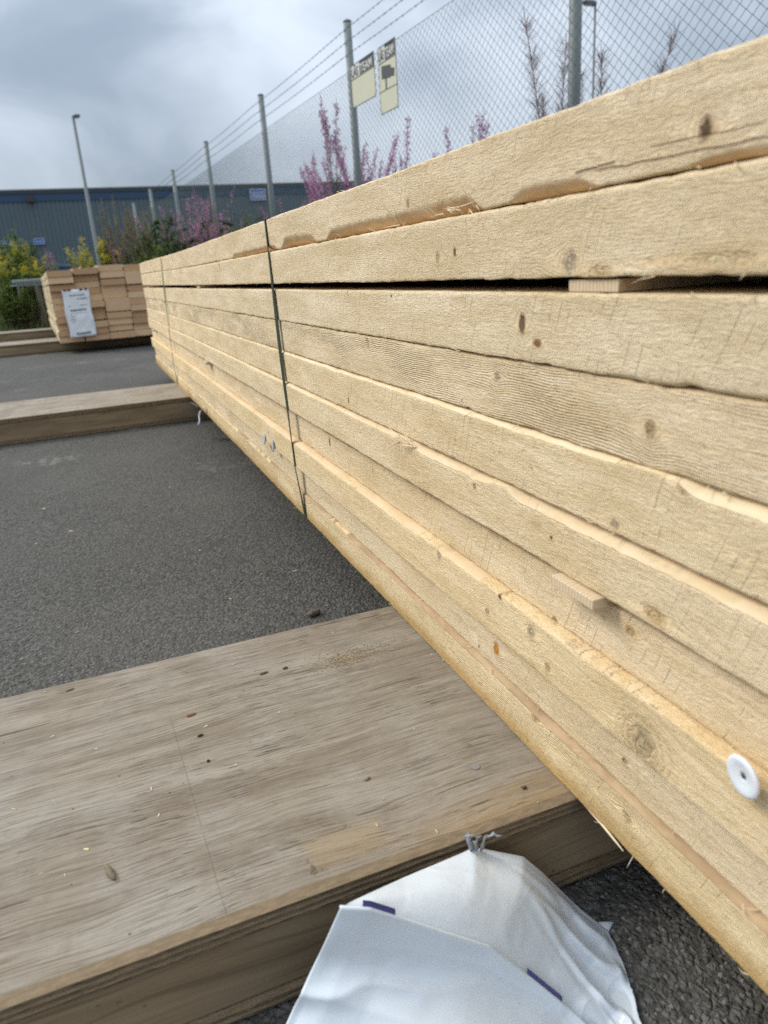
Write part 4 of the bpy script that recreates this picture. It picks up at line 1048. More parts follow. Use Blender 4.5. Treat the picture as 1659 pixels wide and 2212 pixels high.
def sign(name, y0, y1, z0, z1, label, camera_):
    """origin: lower corner at the far end; local x runs towards the photographer along the fence, local -y faces the lumber"""
    W = (y1-y0)/fdir[1]; H = z1-z0
    base = np.array([fence_x(0), 0, 0])+fnorm*.055; base = base+fdir*((y1-base[1])/fdir[1])
    e = empty(name, (base[0], base[1], z0)); e.rotation_euler = (0, 0, math.atan2(-fdir[1], -fdir[0]))
    tag(e, label, 'sign', 'signs wired to the fence')
    rr = .0
    b = MB(); b.box(0, W, 0, .003, 0, H); o = b.build('panel', M['sign_face'], e)
    md = o.modifiers.new('edge', 'BEVEL'); md.width = .0008; md.segments = 1
    hb = H*.30 if not camera_ else H*.22
    m_ = .012
    def rect(x0, x1, za, zb, mat, nm, d=.001):
        b = MB(); b.box(x0, x1, -d, -d+.0008, za, zb); return b.build(nm, mat, e)
    rect(W*.40, W-m_, H-hb-m_*.4, H-m_*.6, M['sign_black'], 'heading_band')
    rect(m_, W*.40-.001, H-hb-m_*.4, H-m_*.6, M['sign_white'], 'logo_field')
    sz = hb*.92
    text('LÅS', sz, M['sign_black'], e, (m_*1.6, -.0022, H-hb+hb*.06), sx=(W*.40-m_*2)/(sz*1.93))
    text('TEAM', sz, M['sign_white'], e, (W*.42, -.0022, H-hb+hb*.06), sx=(W*.55-m_)/(sz*2.65))
    b = MB(); t = .006
    for x0, x1, za, zb in ((0, W, 0, t), (0, W, H-t, H), (0, t, t, H-t), (W-t, W, t, H-t)): b.box(x0, x1, -.0008, -.0001, za, zb)
    b.build('border', M['sign_black'], e)
    rect(t, W-t, H-hb-m_*1.3, H-hb-m_*.75, M['sign_black'], 'rule')
    if camera_:
        zc = H*.33
        rect(t, W-t, zc, zc+.006, M['sign_black'], 'rule')
        b = MB()      # pictogram of a camera on a pole
        def poly(pts): 
            n = len(pts); b.add([(x*W, -.0016, z*H) for x, z in pts]+[(x*W, -.0006, z*H) for x, z in pts], [tuple(range(n)), tuple(range(2*n-1, n-1, -1))]+[(i, i+n, (i+1) % n+n, (i+1) % n) for i in range(n)])
        poly([(.16, .52), (.66, .48), (.70, .66), (.17, .715)])
        poly([(.66, .495), (.86, .47), (.90, .58), (.69, .62)])
        poly([(.35, .335), (.43, .335), (.44, .53), (.36, .53)])
        b.build('camera_pictogram', M['sign_grey'], e)
    for (x, z) in ((.03, H-.02), (W-.03, H-.02), (.03, .02), (W-.03, .02)):
        b = MB(); b.tube([(x, -.003, z), (x, .012, z)], .004, 8); b.build('tie', M['galv'], e)
    return e
def on_fence(px, py, off=.055):
    """where the line of sight of a surveyed corner meets the plane of the signs"""
    d = at(px, py, 1, 1.0)-np.array([0, 0, GZ]); p0 = np.array([fence_x(0), 0, 0])+fnorm*off
    t = np.dot(p0, fnorm)/np.dot(d, fnorm); q_ = d*t; return q_[1], q_[2]+GZ
def corners(TL, TR, BR, BL):
    a, b_, c_, d_ = [on_fence(*k) for k in (TL, TR, BR, BL)]
    return (b_[0]+c_[0])/2, (a[0]+d_[0])/2, (c_[1]+d_[1])/2, (a[1]+b_[1])/2
S_1 = sign('warning_sign', *corners((756.8, 142.9), (806.4, 111), (813.5, 208.6), (762.4, 233.4)), 'wide cream sign headed LÅSTEAM, beside the fence post', False)
S_2 = sign('warning_sign', *corners((816.5, 103.5), (851.9, 80.7), (862, 231.9), (822, 248)), 'tall narrow cream sign with a dark camera pictogram on the fence', True)

# ------------------------------------------------------------------ warehouse
def cladding():
    m, q, b = new_mat('slate_blue_cladding')
    p = q.n('ShaderNodeTexCoord').outputs['Object']; x, y, z = q.xyz(p)
    n = q.noise(q.vec(q.m('MULTIPLY', x, 1.2), 0.0, q.m('MULTIPLY', z, .5)), 1, 4, .6)
    c = q.mix(n, (0.085, 0.120, 0.140), (0.108, 0.148, 0.168))
    setin(q, b, Base_Color=c, Roughness=.5, Specular_IOR_Level=.4); return m
M['clad'] = cladding()
M['blue'] = plain('blue_fascia', (.028, .065, .125), .45, .15, 2)
M['trim'] = plain('dark_trim', (.04, .055, .07), .5, .2, 3)
M['roof'] = plain('pale_roof_edge', (.30, .31, .31), .6, .15, 2)
M['signblue'] = plain('blue_sign', (.04, .14, .42), .4, .08, 3)
M['signwhite'] = plain('white_sign_print', (.72, .76, .80), .5, .05, 3)
WY = 60.0
WH = empty('warehouse', (5, WY, 0)); tag(WH, 'long slate-blue warehouse with ribbed walls and a blue band under the roof', 'warehouse')
EZ = at(300, 403, 1, WY)[2]
x0, x1 = -45.0, 62.0
pit = .30; n = int((x1-x0)/pit); V = []; 
for i in range(n):
    for dx, dy in ((0, 0), (.10, 0), (.13, -.045), (.27, -.045)): V.append((x0+i*pit+dx, WY+dy))
V.append((x1, WY)); b = MB()
b.grid([[(a, c, 0) for a, c in V], [(a, c, EZ-.80) for a, c in V]]); b.build('wall', M['clad'], WH)
b = MB(); b.box(x0, x1, WY+.1, WY+45, 0, EZ-.3); b.build('hall', M['clad'], WH)
b = MB(); b.box(x0, x1, WY-.10, WY+.09, EZ-.80, EZ-.30); b.build('fascia', M['blue'], WH)
b = MB(); b.box(x0-.1, x1+.1, WY-.16, WY+.3, EZ-.297, EZ-.07); b.build('eave_trim', M['trim'], WH)
b = MB(); b.box(x0-.1, x1+.1, WY-.20, WY+45.2, EZ-.067, EZ); b.build('roof', M['roof'], WH)
def onwall(px, py): p = at(px, py, 1, WY-.1); return p[0], p[2]
def wall_box(parent, nm, pa, pb, mat, d=.12):
    (xa, za), (xb, zb) = onwall(*pa), onwall(*pb); b = MB(); b.box(min(xa, xb), max(xa, xb), WY-.06-d, WY-.06, min(za, zb), max(za, zb)); return b.build(nm, mat, parent)
wall_box(WH, 'vent_hood', (58, 424), (74, 437), plain('brown_vent', (.06, .05, .045), .7), .5)
for pa, pb in (((66, 531), (90, 600)), ((-10, 531), (26, 600))):
    d = wall_box(WH, 'door', pa, pb, plain('navy_door', (.02, .045, .12), .5), .06)
recenter(WH)
def wsign(nm, pa, pb, label, lines):
    (xa, za), (xb, zb) = onwall(*pa), onwall(*pb); w = abs(xb-xa); h = abs(zb-za); x = min(xa, xb); z = min(za, zb)
    e = empty(nm, (x, WY-.25, z)); tag(e, label, 'sign', 'blue signs on the warehouse')
    b = MB(); b.box(0, w, 0, .08, 0, h); b.build('panel', M['signblue'], e)
    b = MB(); t = h*.06
    for (a0, a1, c0, c1) in ((0, w, 0, t), (0, w, h-t, h), (0, t, t, h-t), (w-t, w, t, h-t)): b.box(a0, a1, -.012, -.001, c0, c1)
    b.build('rim', M['signwhite'], e)
    r = random.Random(label); b = MB()
    for zz in lines:
        u = .14
        while u < .84: ww = r.uniform(.04, .10); b.box(u*w, (u+ww)*w, -.012, -.001, zz*h, (zz+.10)*h); u += ww+.02
    b.build('print', M['signwhite'], e)['kind'] = 'stuff'
wsign('wall_sign', (72, 516), (97, 527), 'small blue wall sign above a navy door of the warehouse', (.42,))
wsign('wall_sign', (-2, 521), (26, 530), 'blue wall sign at the far left end of the warehouse', (.42,))
wsign('wall_sign', (538, 409), (574, 432), 'larger blue sign high on the warehouse behind the fence posts', (.62, .40, .2))

# lamp posts
def lamp(px_top, py_top, Y, label, head_dx, name='street_lamp', rad=.06, arm=.0):
    p = at(px_top, py_top, 1, Y); H = p[2]
    e = empty(name, (p[0], p[1], 0)); tag(e, label, 'street lamp', 'lamp posts')
    b = MB(); b.tube([(0, 0, 0), (0, 0, 1.2), (0, 0, 1.25), (0, 0, H)], [rad*1.35, rad*1.3, rad, rad*.7], 12); b.build('pole', M['pole'], e, smooth=True)
    b = MB(); hx = head_dx; s = 1 if hx > 0 else -1
    V = [(0, -.11, H-.02), (hx*.35, -.15, H+.04), (hx, -.12, H+.03), (hx, .12, H+.03), (hx*.35, .15, H+.04), (0, .11, H-.02)]
    V += [(0, -.06, H-.10), (hx*.35, -.13, H-.08), (hx, -.10, H-.03), (hx, .10, H-.03), (hx*.35, .13, H-.08), (0, .06, H-.10)]
    b.add(V, [(0, 1, 2, 3, 4, 5), (11, 10, 9, 8, 7, 6)]+[(i, i+6, (i+1) % 6+6, (i+1) % 6) for i in range(6)])
    b.build('lamp_head', plain('lamp_housing', (.16, .17, .18), .5), e)
    b = MB(); b.box(min(hx*.3, hx*.85), max(hx*.3, hx*.85), -.08, .08, H-.098, H-.085); b.build('lens', plain('lamp_lens', (.6, .62, .62), .25), e)
    return e
lamp(157, 250, 40.0, 'tall grey lamp post standing alone in front of the warehouse', .32, rad=.095)
lamp(1286, 6, 25.0, 'slim lamp post with a flat head seen through the fence at upper right', -.55, rad=.055)
lamp(1258, 170, 80.0, 'tiny far-off lamp post low behind the fence beside the right post', -1.1, rad=.09)

# parked car roof, bin and scrap rails half hidden by the weeds
CAR = empty('parked_car', tuple(at(222, 560, 1, 42.0)[:2])+(0,), .15); tag(CAR, 'white parked car mostly hidden behind the goldenrod before the warehouse', 'car')
side = [(-2.1, .35), (2.1, .35), (2.15, .75), (1.35, .95), (.75, 1.48), (-1.2, 1.52), (-1.95, 1.0), (-2.15, .9)]
def prism(parent, nm, poly, w, mat, y=0):
    b = MB(); n = len(poly); V = [(x, y-w, z) for x, z in poly]+[(x, y+w, z) for x, z in poly]
    b.add(V, [tuple(range(n)), tuple(range(2*n-1, n-1, -1))]+[(i, i+n, (i+1) % n+n, (i+1) % n) for i in range(n)]); o = b.build(nm, mat, parent)
    md = o.modifiers.new('edge', 'BEVEL'); md.width = .05; md.segments = 2; return o
prism(CAR, 'body', side, .85, plain('white_car_paint', (.78, .79, .80), .25, .03, 2))
gl = plain('car_glass', (.02, .025, .03), .1)
for yy in (-.86, .86): prism(CAR, 'window', [(-1.35, .98), (1.05, .98), (.65, 1.38), (-1.1, 1.42)], .012, gl, yy)
tyre = plain('tyre', (.02, .02, .02), .8); rim = plain('wheel_rim', (.45, .46, .47), .4, .1, 5, .6)
for xx in (-1.3, 1.3):
    for yy in (-.82, .82):
        b = MB(); b.tube([(xx, yy-.1, .32), (xx, yy+.1, .32)], .32, 20); w = b.build('wheel', tyre, CAR)
        b = MB(); b.tube([(xx, yy-.11, .32), (xx, yy+.11, .32)], .19, 14); b.build('rim', rim, w)
p = at(140, 560, 1, 34.0)
BIN = empty('waste_bin', (p[0], p[1], 0)); tag(BIN, 'blue wheeled bin half hidden by weeds left of the goldenrod', 'bin')
bl = plain('blue_plastic', (.02, .06, .20), .45)
prism(BIN, 'bin_body', [(-.24, .1), (.24, .1), (.30, 1.30), (-.30, 1.30)], .30, bl)
prism(BIN, 'bin_lid', [(-.33, 1.31), (.33, 1.31), (.31, 1.41), (-.28, 1.47)], .33, bl)
for xx in (-.2, .2):
    b = MB(); b.tube([(xx-.03, .25, .1), (xx+.03, .25, .1)], .1, 12); b.build('wheel', tyre, BIN)
p = at(66, 612, 1, 10.95)
RL = empty('metal_rails', (p[0], p[1], 0), math.radians(-18)); tag(RL, 'bright metal rails lying on a support among the weeds at the left', 'metal rails')
al = plain('bright_aluminium', (.46, .49, .52), .45, .3, 20, .6)
r = random.Random(2)
for k in range(4):
    z = p[2]-.03+.022*k; y = r.uniform(-.12, .12); a = r.uniform(-.05, .05); b = MB(); x0 = -.26+r.uniform(-.06, .1); x1 = .16+r.uniform(-.1, .12)
    for (ya, yb, za, zb) in ((-.05, .05, 0, .004), (-.05, -.046, .004, .018), (.046, .05, .004, .018)): b.box(x0, x1, y+ya, y+yb, z+za, z+zb)
    o = b.build('rail', al, RL); o.rotation_euler = (0, a*.6, a)
for xx in (-.15, .08):
    b = MB(); b.box(xx-.02, xx+.02, -.05, .05, .05, p[2]-.034); b.build('support', plain('weathered_support', (.16, .14, .10), .8), RL)

# ------------------------------------------------------------------ plants
def leaf_mat(name, col, var=.25, trans=.25):
    m, q, b = new_mat(name)
    rnd = q.n('ShaderNodeObjectInfo').outputs['Random']
    p = q.n('ShaderNodeTexCoord').outputs['Object']
    n = q.noise(p, 9.0, 3, .6)
    f = q.m('ADD', q.m('MULTIPLY', n, .7), q.m('MULTIPLY', rnd, .3))
    lo = tuple(c*(1-var) for c in col); hi = tuple(c*(1+var) for c in col)
    c = q.mix(q.ss(f, .25, .75), lo, hi)
    setin(q, b, Base_Color=c, Roughness=.55, Specular_IOR_Level=.35)
    t = q.n('ShaderNodeBsdfTranslucent', {'Color': c}); mx = q.n('ShaderNodeMixShader', {0: trans, 1: b.outputs[0], 2: t.outputs[0]})
    out = [n_ for n_ in q.t.nodes if n_.type == 'OUTPUT_MATERIAL'][0]; q.t.links.new(mx.outputs[0], out.inputs[0])
    return m
M['leaf'] = leaf_mat('fireweed_leaf', (.085, .125, .045)); M['leaf_gold'] = leaf_mat('goldenrod_leaf', (.135, .205, .035))
M['leaf_dark'] = leaf_mat('shrub_leaf', (.055, .10, .028)); M['leaf_grey'] = leaf_mat('dry_weed_leaf', (.25, .215, .13))
M['stem_red'] = leaf_mat('reddish_stem', (.16, .085, .07), .2, .0); M['stem_green'] = leaf_mat('green_stem', (.11, .13, .05), .2, .0)
M['stem_brown'] = leaf_mat('brown_twig', (.10, .075, .05), .2, .0)
M['pink'] = leaf_mat('pink_petal', (.64, .32, .54), .25, .35); M['pod'] = leaf_mat('seed_pod', (.30, .185, .205), .25, .1)
M['pod_dark'] = leaf_mat('dry_seed_pod', (.24, .17, .175), .25, .1)
M['yellow'] = leaf_mat('yellow_floret', (.62, .50, .045), .3, .3); M['grass'] = leaf_mat('grass_blade', (.11, .155, .04), .35, .3)
M['straw'] = leaf_mat('dry_straw', (.32, .26, .15), .25, .2)

class LB:
    """fast collector of leaf quads"""
    def __init__(s): s.V = []; s.n = 0
    def leaf(s, p, d, up, L, W, curl=.15):
        d = d/(np.linalg.norm(d)+1e-9); sd = np.cross(d, up); sd = sd/(np.linalg.norm(sd)+1e-9); nn = np.cross(sd, d)
        s.V.append([p, p+d*L*.45+sd*W*.5+nn*L*.04, p+d*L-nn*L*curl, p+d*L*.45-sd*W*.5+nn*L*.04]); s.n += 1
    def mesh(s, name, mat):
        me = bpy.data.meshes.new(name); V = np.array(s.V).reshape(-1, 3)
        me.vertices.add(len(V)); me.vertices.foreach_set('co', V.reshape(-1)); k = s.n
        me.loops.add(k*4); me.polygons.add(k); me.loops.foreach_set('vertex_index', np.arange(k*4)); me.polygons.foreach_set('loop_start', np.arange(k)*4)
        me.update(calc_edges=True); me.materials.append(mat); return me
def link(me, parent, stuff=False):
    o = bpy.data.objects.new(me.name.split('.')[0], me); C.objects.link(o); o.parent = parent
    if stuff: o['kind'] = 'stuff'
    return o
UP = np.array([0, 0, 1.])
def fireweed(seed, H=1.7, nst=4, spread=.16, flower=1.0, pods=True, dark=False):
    r = np.random.default_rng(seed); st = MB(); lf = LB(); fl = LB(); pd = LB()
    for k in range(nst):
        h = H*(1 if k == 0 else r.uniform(.62, .98)); a = r.uniform(0, 6.28); b0 = np.array([math.cos(a), math.sin(a), 0])*spread*r.uniform(.2, 1)*(k > 0)
        lean = np.array([r.normal(0, .12), r.normal(0, .12), 0])*h+b0*r.uniform(0, .8)
        t = np.linspace(0, 1, 9); P = b0+lean*(t**1.6)[:, None]+UP*(h*t)[:, None]
        st.tube(P, .0055*(1-.75*t)+.0008, 5)
        def pos(u): i = u*8; j = int(min(i, 7)); return P[j]*(1-(i-j))+P[j+1]*(i-j)
        for i in range(int(100*h/1.7)):
            u = r.uniform(.06, .66); a = r.uniform(0, 6.28); d = np.array([math.cos(a), math.sin(a), r.uniform(-.15, .55)])
            lf.leaf(pos(u), d, UP, r.uniform(.07, .13)*(1.15-u*.6), .017, .2)
        if pods:
            for i in range(int((420 if dark else 130)*h/1.7)):
                u = r.uniform(.40 if dark else .55, .96); a = r.uniform(0, 6.28); d = np.array([math.cos(a), math.sin(a), r.uniform(.5, 1.3)])
                pd.leaf(pos(u), d, UP, (r.uniform(.09, .17) if dark else r.uniform(.055, .11))*(1.3-u*.6), .0042, .06)
        for i in range(int(80*flower*h/1.7)):
            u = r.uniform(.70, .98)**.9; a = r.uniform(0, 6.28); d = np.array([math.cos(a), math.sin(a), r.uniform(0, .5)])
            p = pos(u)+d*r.uniform(.012, .045)*(1.5-u)
            for w in range(3):
                d2 = d+r.normal(0, .8, 3); fl.leaf(p, d2, r.normal(0, 1, 3), r.uniform(.010, .019), .013, .1)
    e = empty('fireweed'); s = st.build('stem', M['stem_red'], e, smooth=True)
    link(lf.mesh('leaves', M['leaf']), e, True)
    if pods: link(pd.mesh('seed_pods', M['pod_dark'] if dark else M['pod']), e, True)
    if fl.n: link(fl.mesh('flowers', M['pink']), e, True)
    return e
def goldenrod(seed, H=1.25, nst=9, spread=.22):
    r = np.random.default_rng(seed); st = MB(); lf = LB(); fl = LB()
    for k in range(nst):
        h = H*r.uniform(.72, 1.0) if k else H; a = r.uniform(0, 6.28); b0 = np.array([math.cos(a), math.sin(a), 0])*spread*r.uniform(.1, 1)
        lean = b0*r.uniform(.1, .7)+np.array([r.normal(0, .05), r.normal(0, .05), 0])
        t = np.linspace(0, 1, 8); P = b0+lean*(t**1.5)[:, None]+UP*(h*t)[:, None]; st.tube(P, .005*(1-.7*t)+.001, 5)
        def pos(u): i = u*7; j = int(min(i, 6)); return P[j]*(1-(i-j))+P[j+1]*(i-j)
        for i in range(230):
            u = r.uniform(.04, .86); a = r.uniform(0, 6.28); d = np.array([math.cos(a), math.sin(a), r.uniform(-.1, .7)])
            lf.leaf(pos(u), d, UP, r.uniform(.07, .13), .021, .2)
        for i in range(20):
            u = r.uniform(.72, .98); a = r.uniform(0, 6.28); d = np.array([math.cos(a), math.sin(a), r.uniform(.2, .8)]); L = r.uniform(.05, .14)*(1.5-u)
            for j in range(13):
                w = r.uniform(.1, 1); p = pos(u)+d*L*w+UP*.03*w*(1-w)*2+r.normal(0, .008, 3)
                fl.leaf(p, r.normal(0, 1, 3), r.normal(0, 1, 3), r.uniform(.010, .018), .011, .1)
    e = empty('goldenrod'); st.build('stem', M['stem_green'], e, smooth=True)
    link(lf.mesh('leaves', M['leaf_gold']), e, True); link(fl.mesh('flowers', M['yellow']), e, True); return e
def shrub(seed, H=1.6, W=.60, n=3200, mat='leaf_dark', leafL=.05, name='shrub'):
    r = np.random.default_rng(seed); st = MB(); lf = LB()
    tips = []
    for k in range(11):
        a = r.uniform(0, 6.28); o = r.uniform(.2, 1)*W; h = H*r.uniform(.6, 1)
        t = np.linspace(0, 1, 7); d = np.array([math.cos(a), math.sin(a), 0])
        P = d*(o*t**1.3)[:, None]+UP*(h*t)[:, None]+r.normal(0, .02, (7, 3))*t[:, None]; st.tube(P, .011*(1-.85*t)+.001, 5); tips.append(P)
        for q_ in range(5):
            i = int(r.integers(2, 6)); b0 = P[i]; dd = np.array([r.normal(0, 1), r.normal(0, 1), r.uniform(.2, 1.2)]); dd /= np.linalg.norm(dd); L = r.uniform(.12, .35)*H/1.6
            Q = b0+dd*(np.linspace(0, 1, 4)*L)[:, None]; st.tube(Q, .003*(1-.7*np.linspace(0, 1, 4)), 3); tips.append(Q)
    for i in range(n):
        P = tips[int(r.integers(len(tips)))]; u = r.uniform(.25, 1)*(len(P)-1); j = int(min(u, len(P)-2)); p = P[j]*(1-(u-j))+P[j+1]*(u-j)
        d = np.array([r.normal(0, 1), r.normal(0, 1), r.uniform(-.3, .8)]); lf.leaf(p, d, UP, leafL*r.uniform(.6, 1.3), leafL*.42, .15)
    e = empty(name); st.build('branches', M['stem_brown'], e, smooth=True); link(lf.mesh('leaves', M[mat]), e, True); return e
def dryweed(seed, H=1.7, nst=15):
    r = np.random.default_rng(seed); st = MB(); lf = LB()
    for k in range(nst):
        h = H*r.uniform(.6, 1); a = r.uniform(0, 6.28); b0 = np.array([math.cos(a), math.sin(a), 0])*r.uniform(0, .25); lean = np.array([r.normal(0, .08), r.normal(0, .08), 0])
        t = np.linspace(0, 1, 7); P = b0+lean*(t**1.5)[:, None]+UP*(h*t)[:, None]; st.tube(P, .004*(1-.7*t)+.0008, 4)
        for i in range(380):
            u = r.uniform(.25, 1); j = int(min(u*6, 5)); p = P[j]*(1-(u*6-j))+P[j+1]*(u*6-j); a = r.uniform(0, 6.28)
            lf.leaf(p, np.array([math.cos(a), math.sin(a), r.uniform(.6, 2)]), UP, r.uniform(.04, .11)*(1.3-u), .009, .05)
    e = empty('dry_weed'); st.build('stem', M['stem_brown'], e, smooth=True); link(lf.mesh('seed_heads', M['leaf_grey']), e, True); return e

PROTO = {'f0': fireweed(1, 1.75, 8, .24, 1.0), 'f1': fireweed(2, 1.6, 7, .18, 1.4), 'f2': fireweed(3, 1.8, 3, .10, .7), 'fm': fireweed(14, 1.7, 9, .30, .40), 'fn': fireweed(15, 1.6, 8, .28, .55), 'fd': fireweed(4, 1.8, 6, .14, .0, True, True), 'fs': fireweed(5, 1.7, 1, .02, 1.0),
         'g0': goldenrod(6), 'g1': goldenrod(7, 1.2, 12, .28), 'g2': goldenrod(8, 1.3, 6, .15),
         's0': shrub(9), 's1': shrub(10, 1.3, .65, 2800, 'leaf', .05), 's2': shrub(11, 1.5, .6, 3200, 'leaf_gold', .055), 'd0': dryweed(12), 'd1': dryweed(13, 1.5, 12)}
HT = {'f0': 1.75, 'f1': 1.6, 'f2': 1.8, 'fm': 1.7, 'fn': 1.6, 'fd': 1.8, 'fs': 1.7, 'g0': 1.25, 'g1': 1.2, 'g2': 1.3, 's0': 1.6, 's1': 1.3, 's2': 1.5, 'd0': 1.7, 'd1': 1.5}
used = set(); pr = random.Random(77)
def gz(x, y): return (0.02+0.12*float(sstep(y, 10.6, 12.5))) if y > 10.6 else .02
def plant(kind, px, py, label, cat, group=None, Y=None, X=None, ws=1.0):
    """a plant whose top is seen at px, py, standing at depth Y (or on the line x = X)"""
    p = at(px, py, 1, Y) if Y else at(px, py, 0, X)
    z0 = gz(p[0], p[1]); h = max(.25, p[2]-z0); s = h/HT[kind]
    src = PROTO[kind]; o = src if kind not in used else copy_tree(src); used.add(kind)
    o.location = (p[0], p[1], z0-.01); k = max(.75, min(1.25, s))*ws; o.scale = (k, k, s); o.rotation_euler = (0, 0, pr.uniform(0, 6.28))
    tag(o, label, cat, group)
    return o
FW = 'fireweed'; GF = 'fireweed along the fence'
# beside the sign post
plant('f2', 703, 207, 'tall thin fireweed left of the sign post, reaching just under the mesh top', FW, GF, X=2.85)
plant('f0', 690, 290, 'lower branching fireweed furthest left beside the sign post', FW, GF, X=2.75, ws=.8)
plant('f0', 740, 300, 'dense pink fireweed directly left of the sign post', FW, GF, X=2.85)
plant('f1', 795, 245, 'bushy pink fireweed right behind the sign post, below the wide sign', FW, GF, X=2.90)
plant('f1', 770, 300, 'pinkest fireweed clump at the foot of the sign post', FW, GF, X=2.75)
plant('f0', 815, 310, 'short fireweed between the two signs, low above the stack', FW, GF, X=2.85)
plant('fs', 857, 247, 'single fireweed spike under the tall narrow sign', FW, GF, X=2.90)
plant('f2', 880, 320, 'faint low fireweed tip right of the narrow sign', FW, GF, X=2.9, ws=.6)
plant('f1', 745, 335, 'broad low fireweed with leafy base just left of the sign post', FW, GF, X=2.70, ws=1.2)
plant('f0', 800, 330, 'broad low fireweed with leafy base just right of the sign post', FW, GF, X=2.72, ws=1.2)
plant('s1', 775, 375, 'green leafy base of shrubs at the very foot of the sign post', 'shrub', 'shrubs before the warehouse', X=2.72)
plant('f1', 715, 360, 'low pink fireweed above the corner left of the sign post', FW, GF, X=2.72)
# further right
plant('f2', 1008, 238, 'tallest fireweed of the group halfway between the signs and the right post', FW, GF, X=2.95)
plant('fs', 1052, 232, 'single fireweed spike at the right of the group halfway to the right post', FW, GF, X=2.95)
plant('fs', 985, 265, 'short fireweed spike within the group halfway to the right post', FW, GF, X=2.85)
plant('fs', 935, 318, 'lowest fireweed tip at the left of the group halfway to the right post', FW, GF, X=2.8)
plant('fd', 1210, 40, 'dark seeded fireweed standing against the left side of the right post', FW, GF, X=3.05, ws=1.0)
plant('fd', 1322, 62, 'dark seeded fireweed standing alone right of the right post', FW, GF, X=3.15, ws=1.0)
# along the fence beyond
for i, (px, py, k, lab) in enumerate(((640, 395, 'f0', 'fireweed in front of the fence post nearest the green strap'), (612, 415, 'f1', 'low fireweed just left above the strapped corner of the stack'),
        (560, 445, 's2', 'yellow-green shrub under the larger blue wall sign'), (520, 440, 's1', 'grey-green shrub left of the larger blue wall sign'), (495, 452, 'f0', 'fireweed low between the fence posts above the far part of the stack'))):
    plant(k, px, py, lab, 'fireweed' if k[0] == 'f' else 'shrub', GF if k[0] == 'f' else 'shrubs before the warehouse', Y=9.6+.4*i)
mid = [(400, 432, 's0', 11.5), (432, 405, 'fm', 12.0), (450, 425, 'fn', 11.0), (415, 455, 'fm', 10.9), (470, 450, 's0', 12.5), (385, 470, 's1', 11.2), (440, 470, 'fn', 10.6), (405, 410, 'fm', 13.0), (365, 455, 'fm', 12.0), (380, 440, 'fn', 13.5), (350, 470, 's0', 12.6), (455, 480, 'fm', 10.8), (330, 480, 's2', 12.0), (425, 490, 's1', 10.8), (390, 495, 'fn', 11.0), (360, 500, 's0', 11.0), (340, 510, 's2', 11.5), (480, 475, 's1', 11.5)]
FLAB = ['dark shrub before the third fence post from the strap', 'pink fireweed touching the eave line at the third far fence post', 'pink fireweed just right of the third far fence post', 'mauve fireweed low in the middle of the thicket', 'dark shrub at the right end of the thicket', 'dull green shrub low left of the thicket middle', 'mauve fireweed just above the far end of the long stack', 'tallest seeding fireweed at the back of the thicket', 'brownish fireweed beside the thin far fence post', 'pale fireweed behind the brownish one, near the thin far post', 'dark shrub right of the tall willow shrub', 'mauve fireweed low at the right of the thicket', 'yellow-green shrub at the foot of the willow shrub', 'dull low shrub right above the corner of the long stack', 'low mauve fireweed left of the long stack corner', 'low dark shrub between the two stacks', 'low yellow-green shrub just behind the short stack right end', 'dull green shrub at the right foot of the thicket']
for i, (px, py, k, Y) in enumerate(mid):
    if k[0] == 'f': plant(k, px, py, FLAB[i], FW, 'fireweed thicket behind the short stack', Y=Y)
    else: plant(k, px, py, FLAB[i], 'shrub', 'shrubs in the thicket', Y=Y)
plant('s0', 322, 430, 'tall green willow shrub at the left of the fireweed thicket', 'shrub', 'shrubs in the thicket', Y=12.2)
plant('d0', 242, 420, 'tall greyish dry weed just right of the free-standing lamp post', 'weed', 'dry weeds', Y=14)
plant('d1', 285, 425, 'second greyish dry weed, between the lamp post and the willow shrub', 'weed', 'dry weeds', Y=13.5)
plant('d0', 262, 455, 'lower dry weed between the two tall ones', 'weed', 'dry weeds', Y=13)
plant('d1', 310, 465, 'dry weed against the left edge of the fireweed thicket', 'weed', 'dry weeds', Y=12.5)
GR = 'goldenrod'; GG = 'goldenrod clumps at the grass edge'
plant('g1', 52, 512, 'tallest yellow goldenrod clump at the left, before the small blue wall sign', GR, GG, Y=12.2)
plant('g0', 8, 548, 'goldenrod clump cut by the left edge of the picture', GR, GG, Y=11.3)
plant('g0', 78, 560, 'goldenrod clump right of and below the tallest one', GR, GG, Y=11.6)
plant('g2', 105, 590, 'short goldenrod by the left top corner of the short stack', GR, GG, Y=11.2)
plant('g1', 218, 508, 'yellow goldenrod clump at the foot of the free-standing lamp post', GR, GG, Y=13.0)
plant('g0', 182, 528, 'goldenrod clump left of the lamp post above the short stack', GR, GG, Y=12.4)
plant('g2', 160, 545, 'small goldenrod beside the blue bin', GR, GG, Y=12.0)
plant('s2', 25, 480, 'pale green leafy shrub at the left behind the tallest goldenrod', 'shrub', 'shrubs before the warehouse', Y=13.5)
plant('s2', -10, 500, 'pale green shrub at the left picture edge', 'shrub', 'shrubs before the warehouse', Y=12.5)
plant('f2', 112, 535, 'thin fireweed right of the tallest goldenrod', FW, 'fireweed behind the short stack', Y=12.8)
plant('f0', 128, 560, 'small pink fireweed low behind the left corner of the short stack', FW, 'fireweed behind the short stack', Y=12)
plant('f1', 205, 520, 'small pink fireweed at the foot of the lamp post', FW, 'fireweed behind the short stack', Y=13.4)
plant('f2', 240, 530, 'fireweed between the goldenrod and the dry weeds', FW, 'fireweed behind the short stack', Y=12.6)
plant('s1', 270, 530, 'low green shrub behind the middle of the short stack', 'shrub', 'shrubs before the warehouse', Y=12.0)
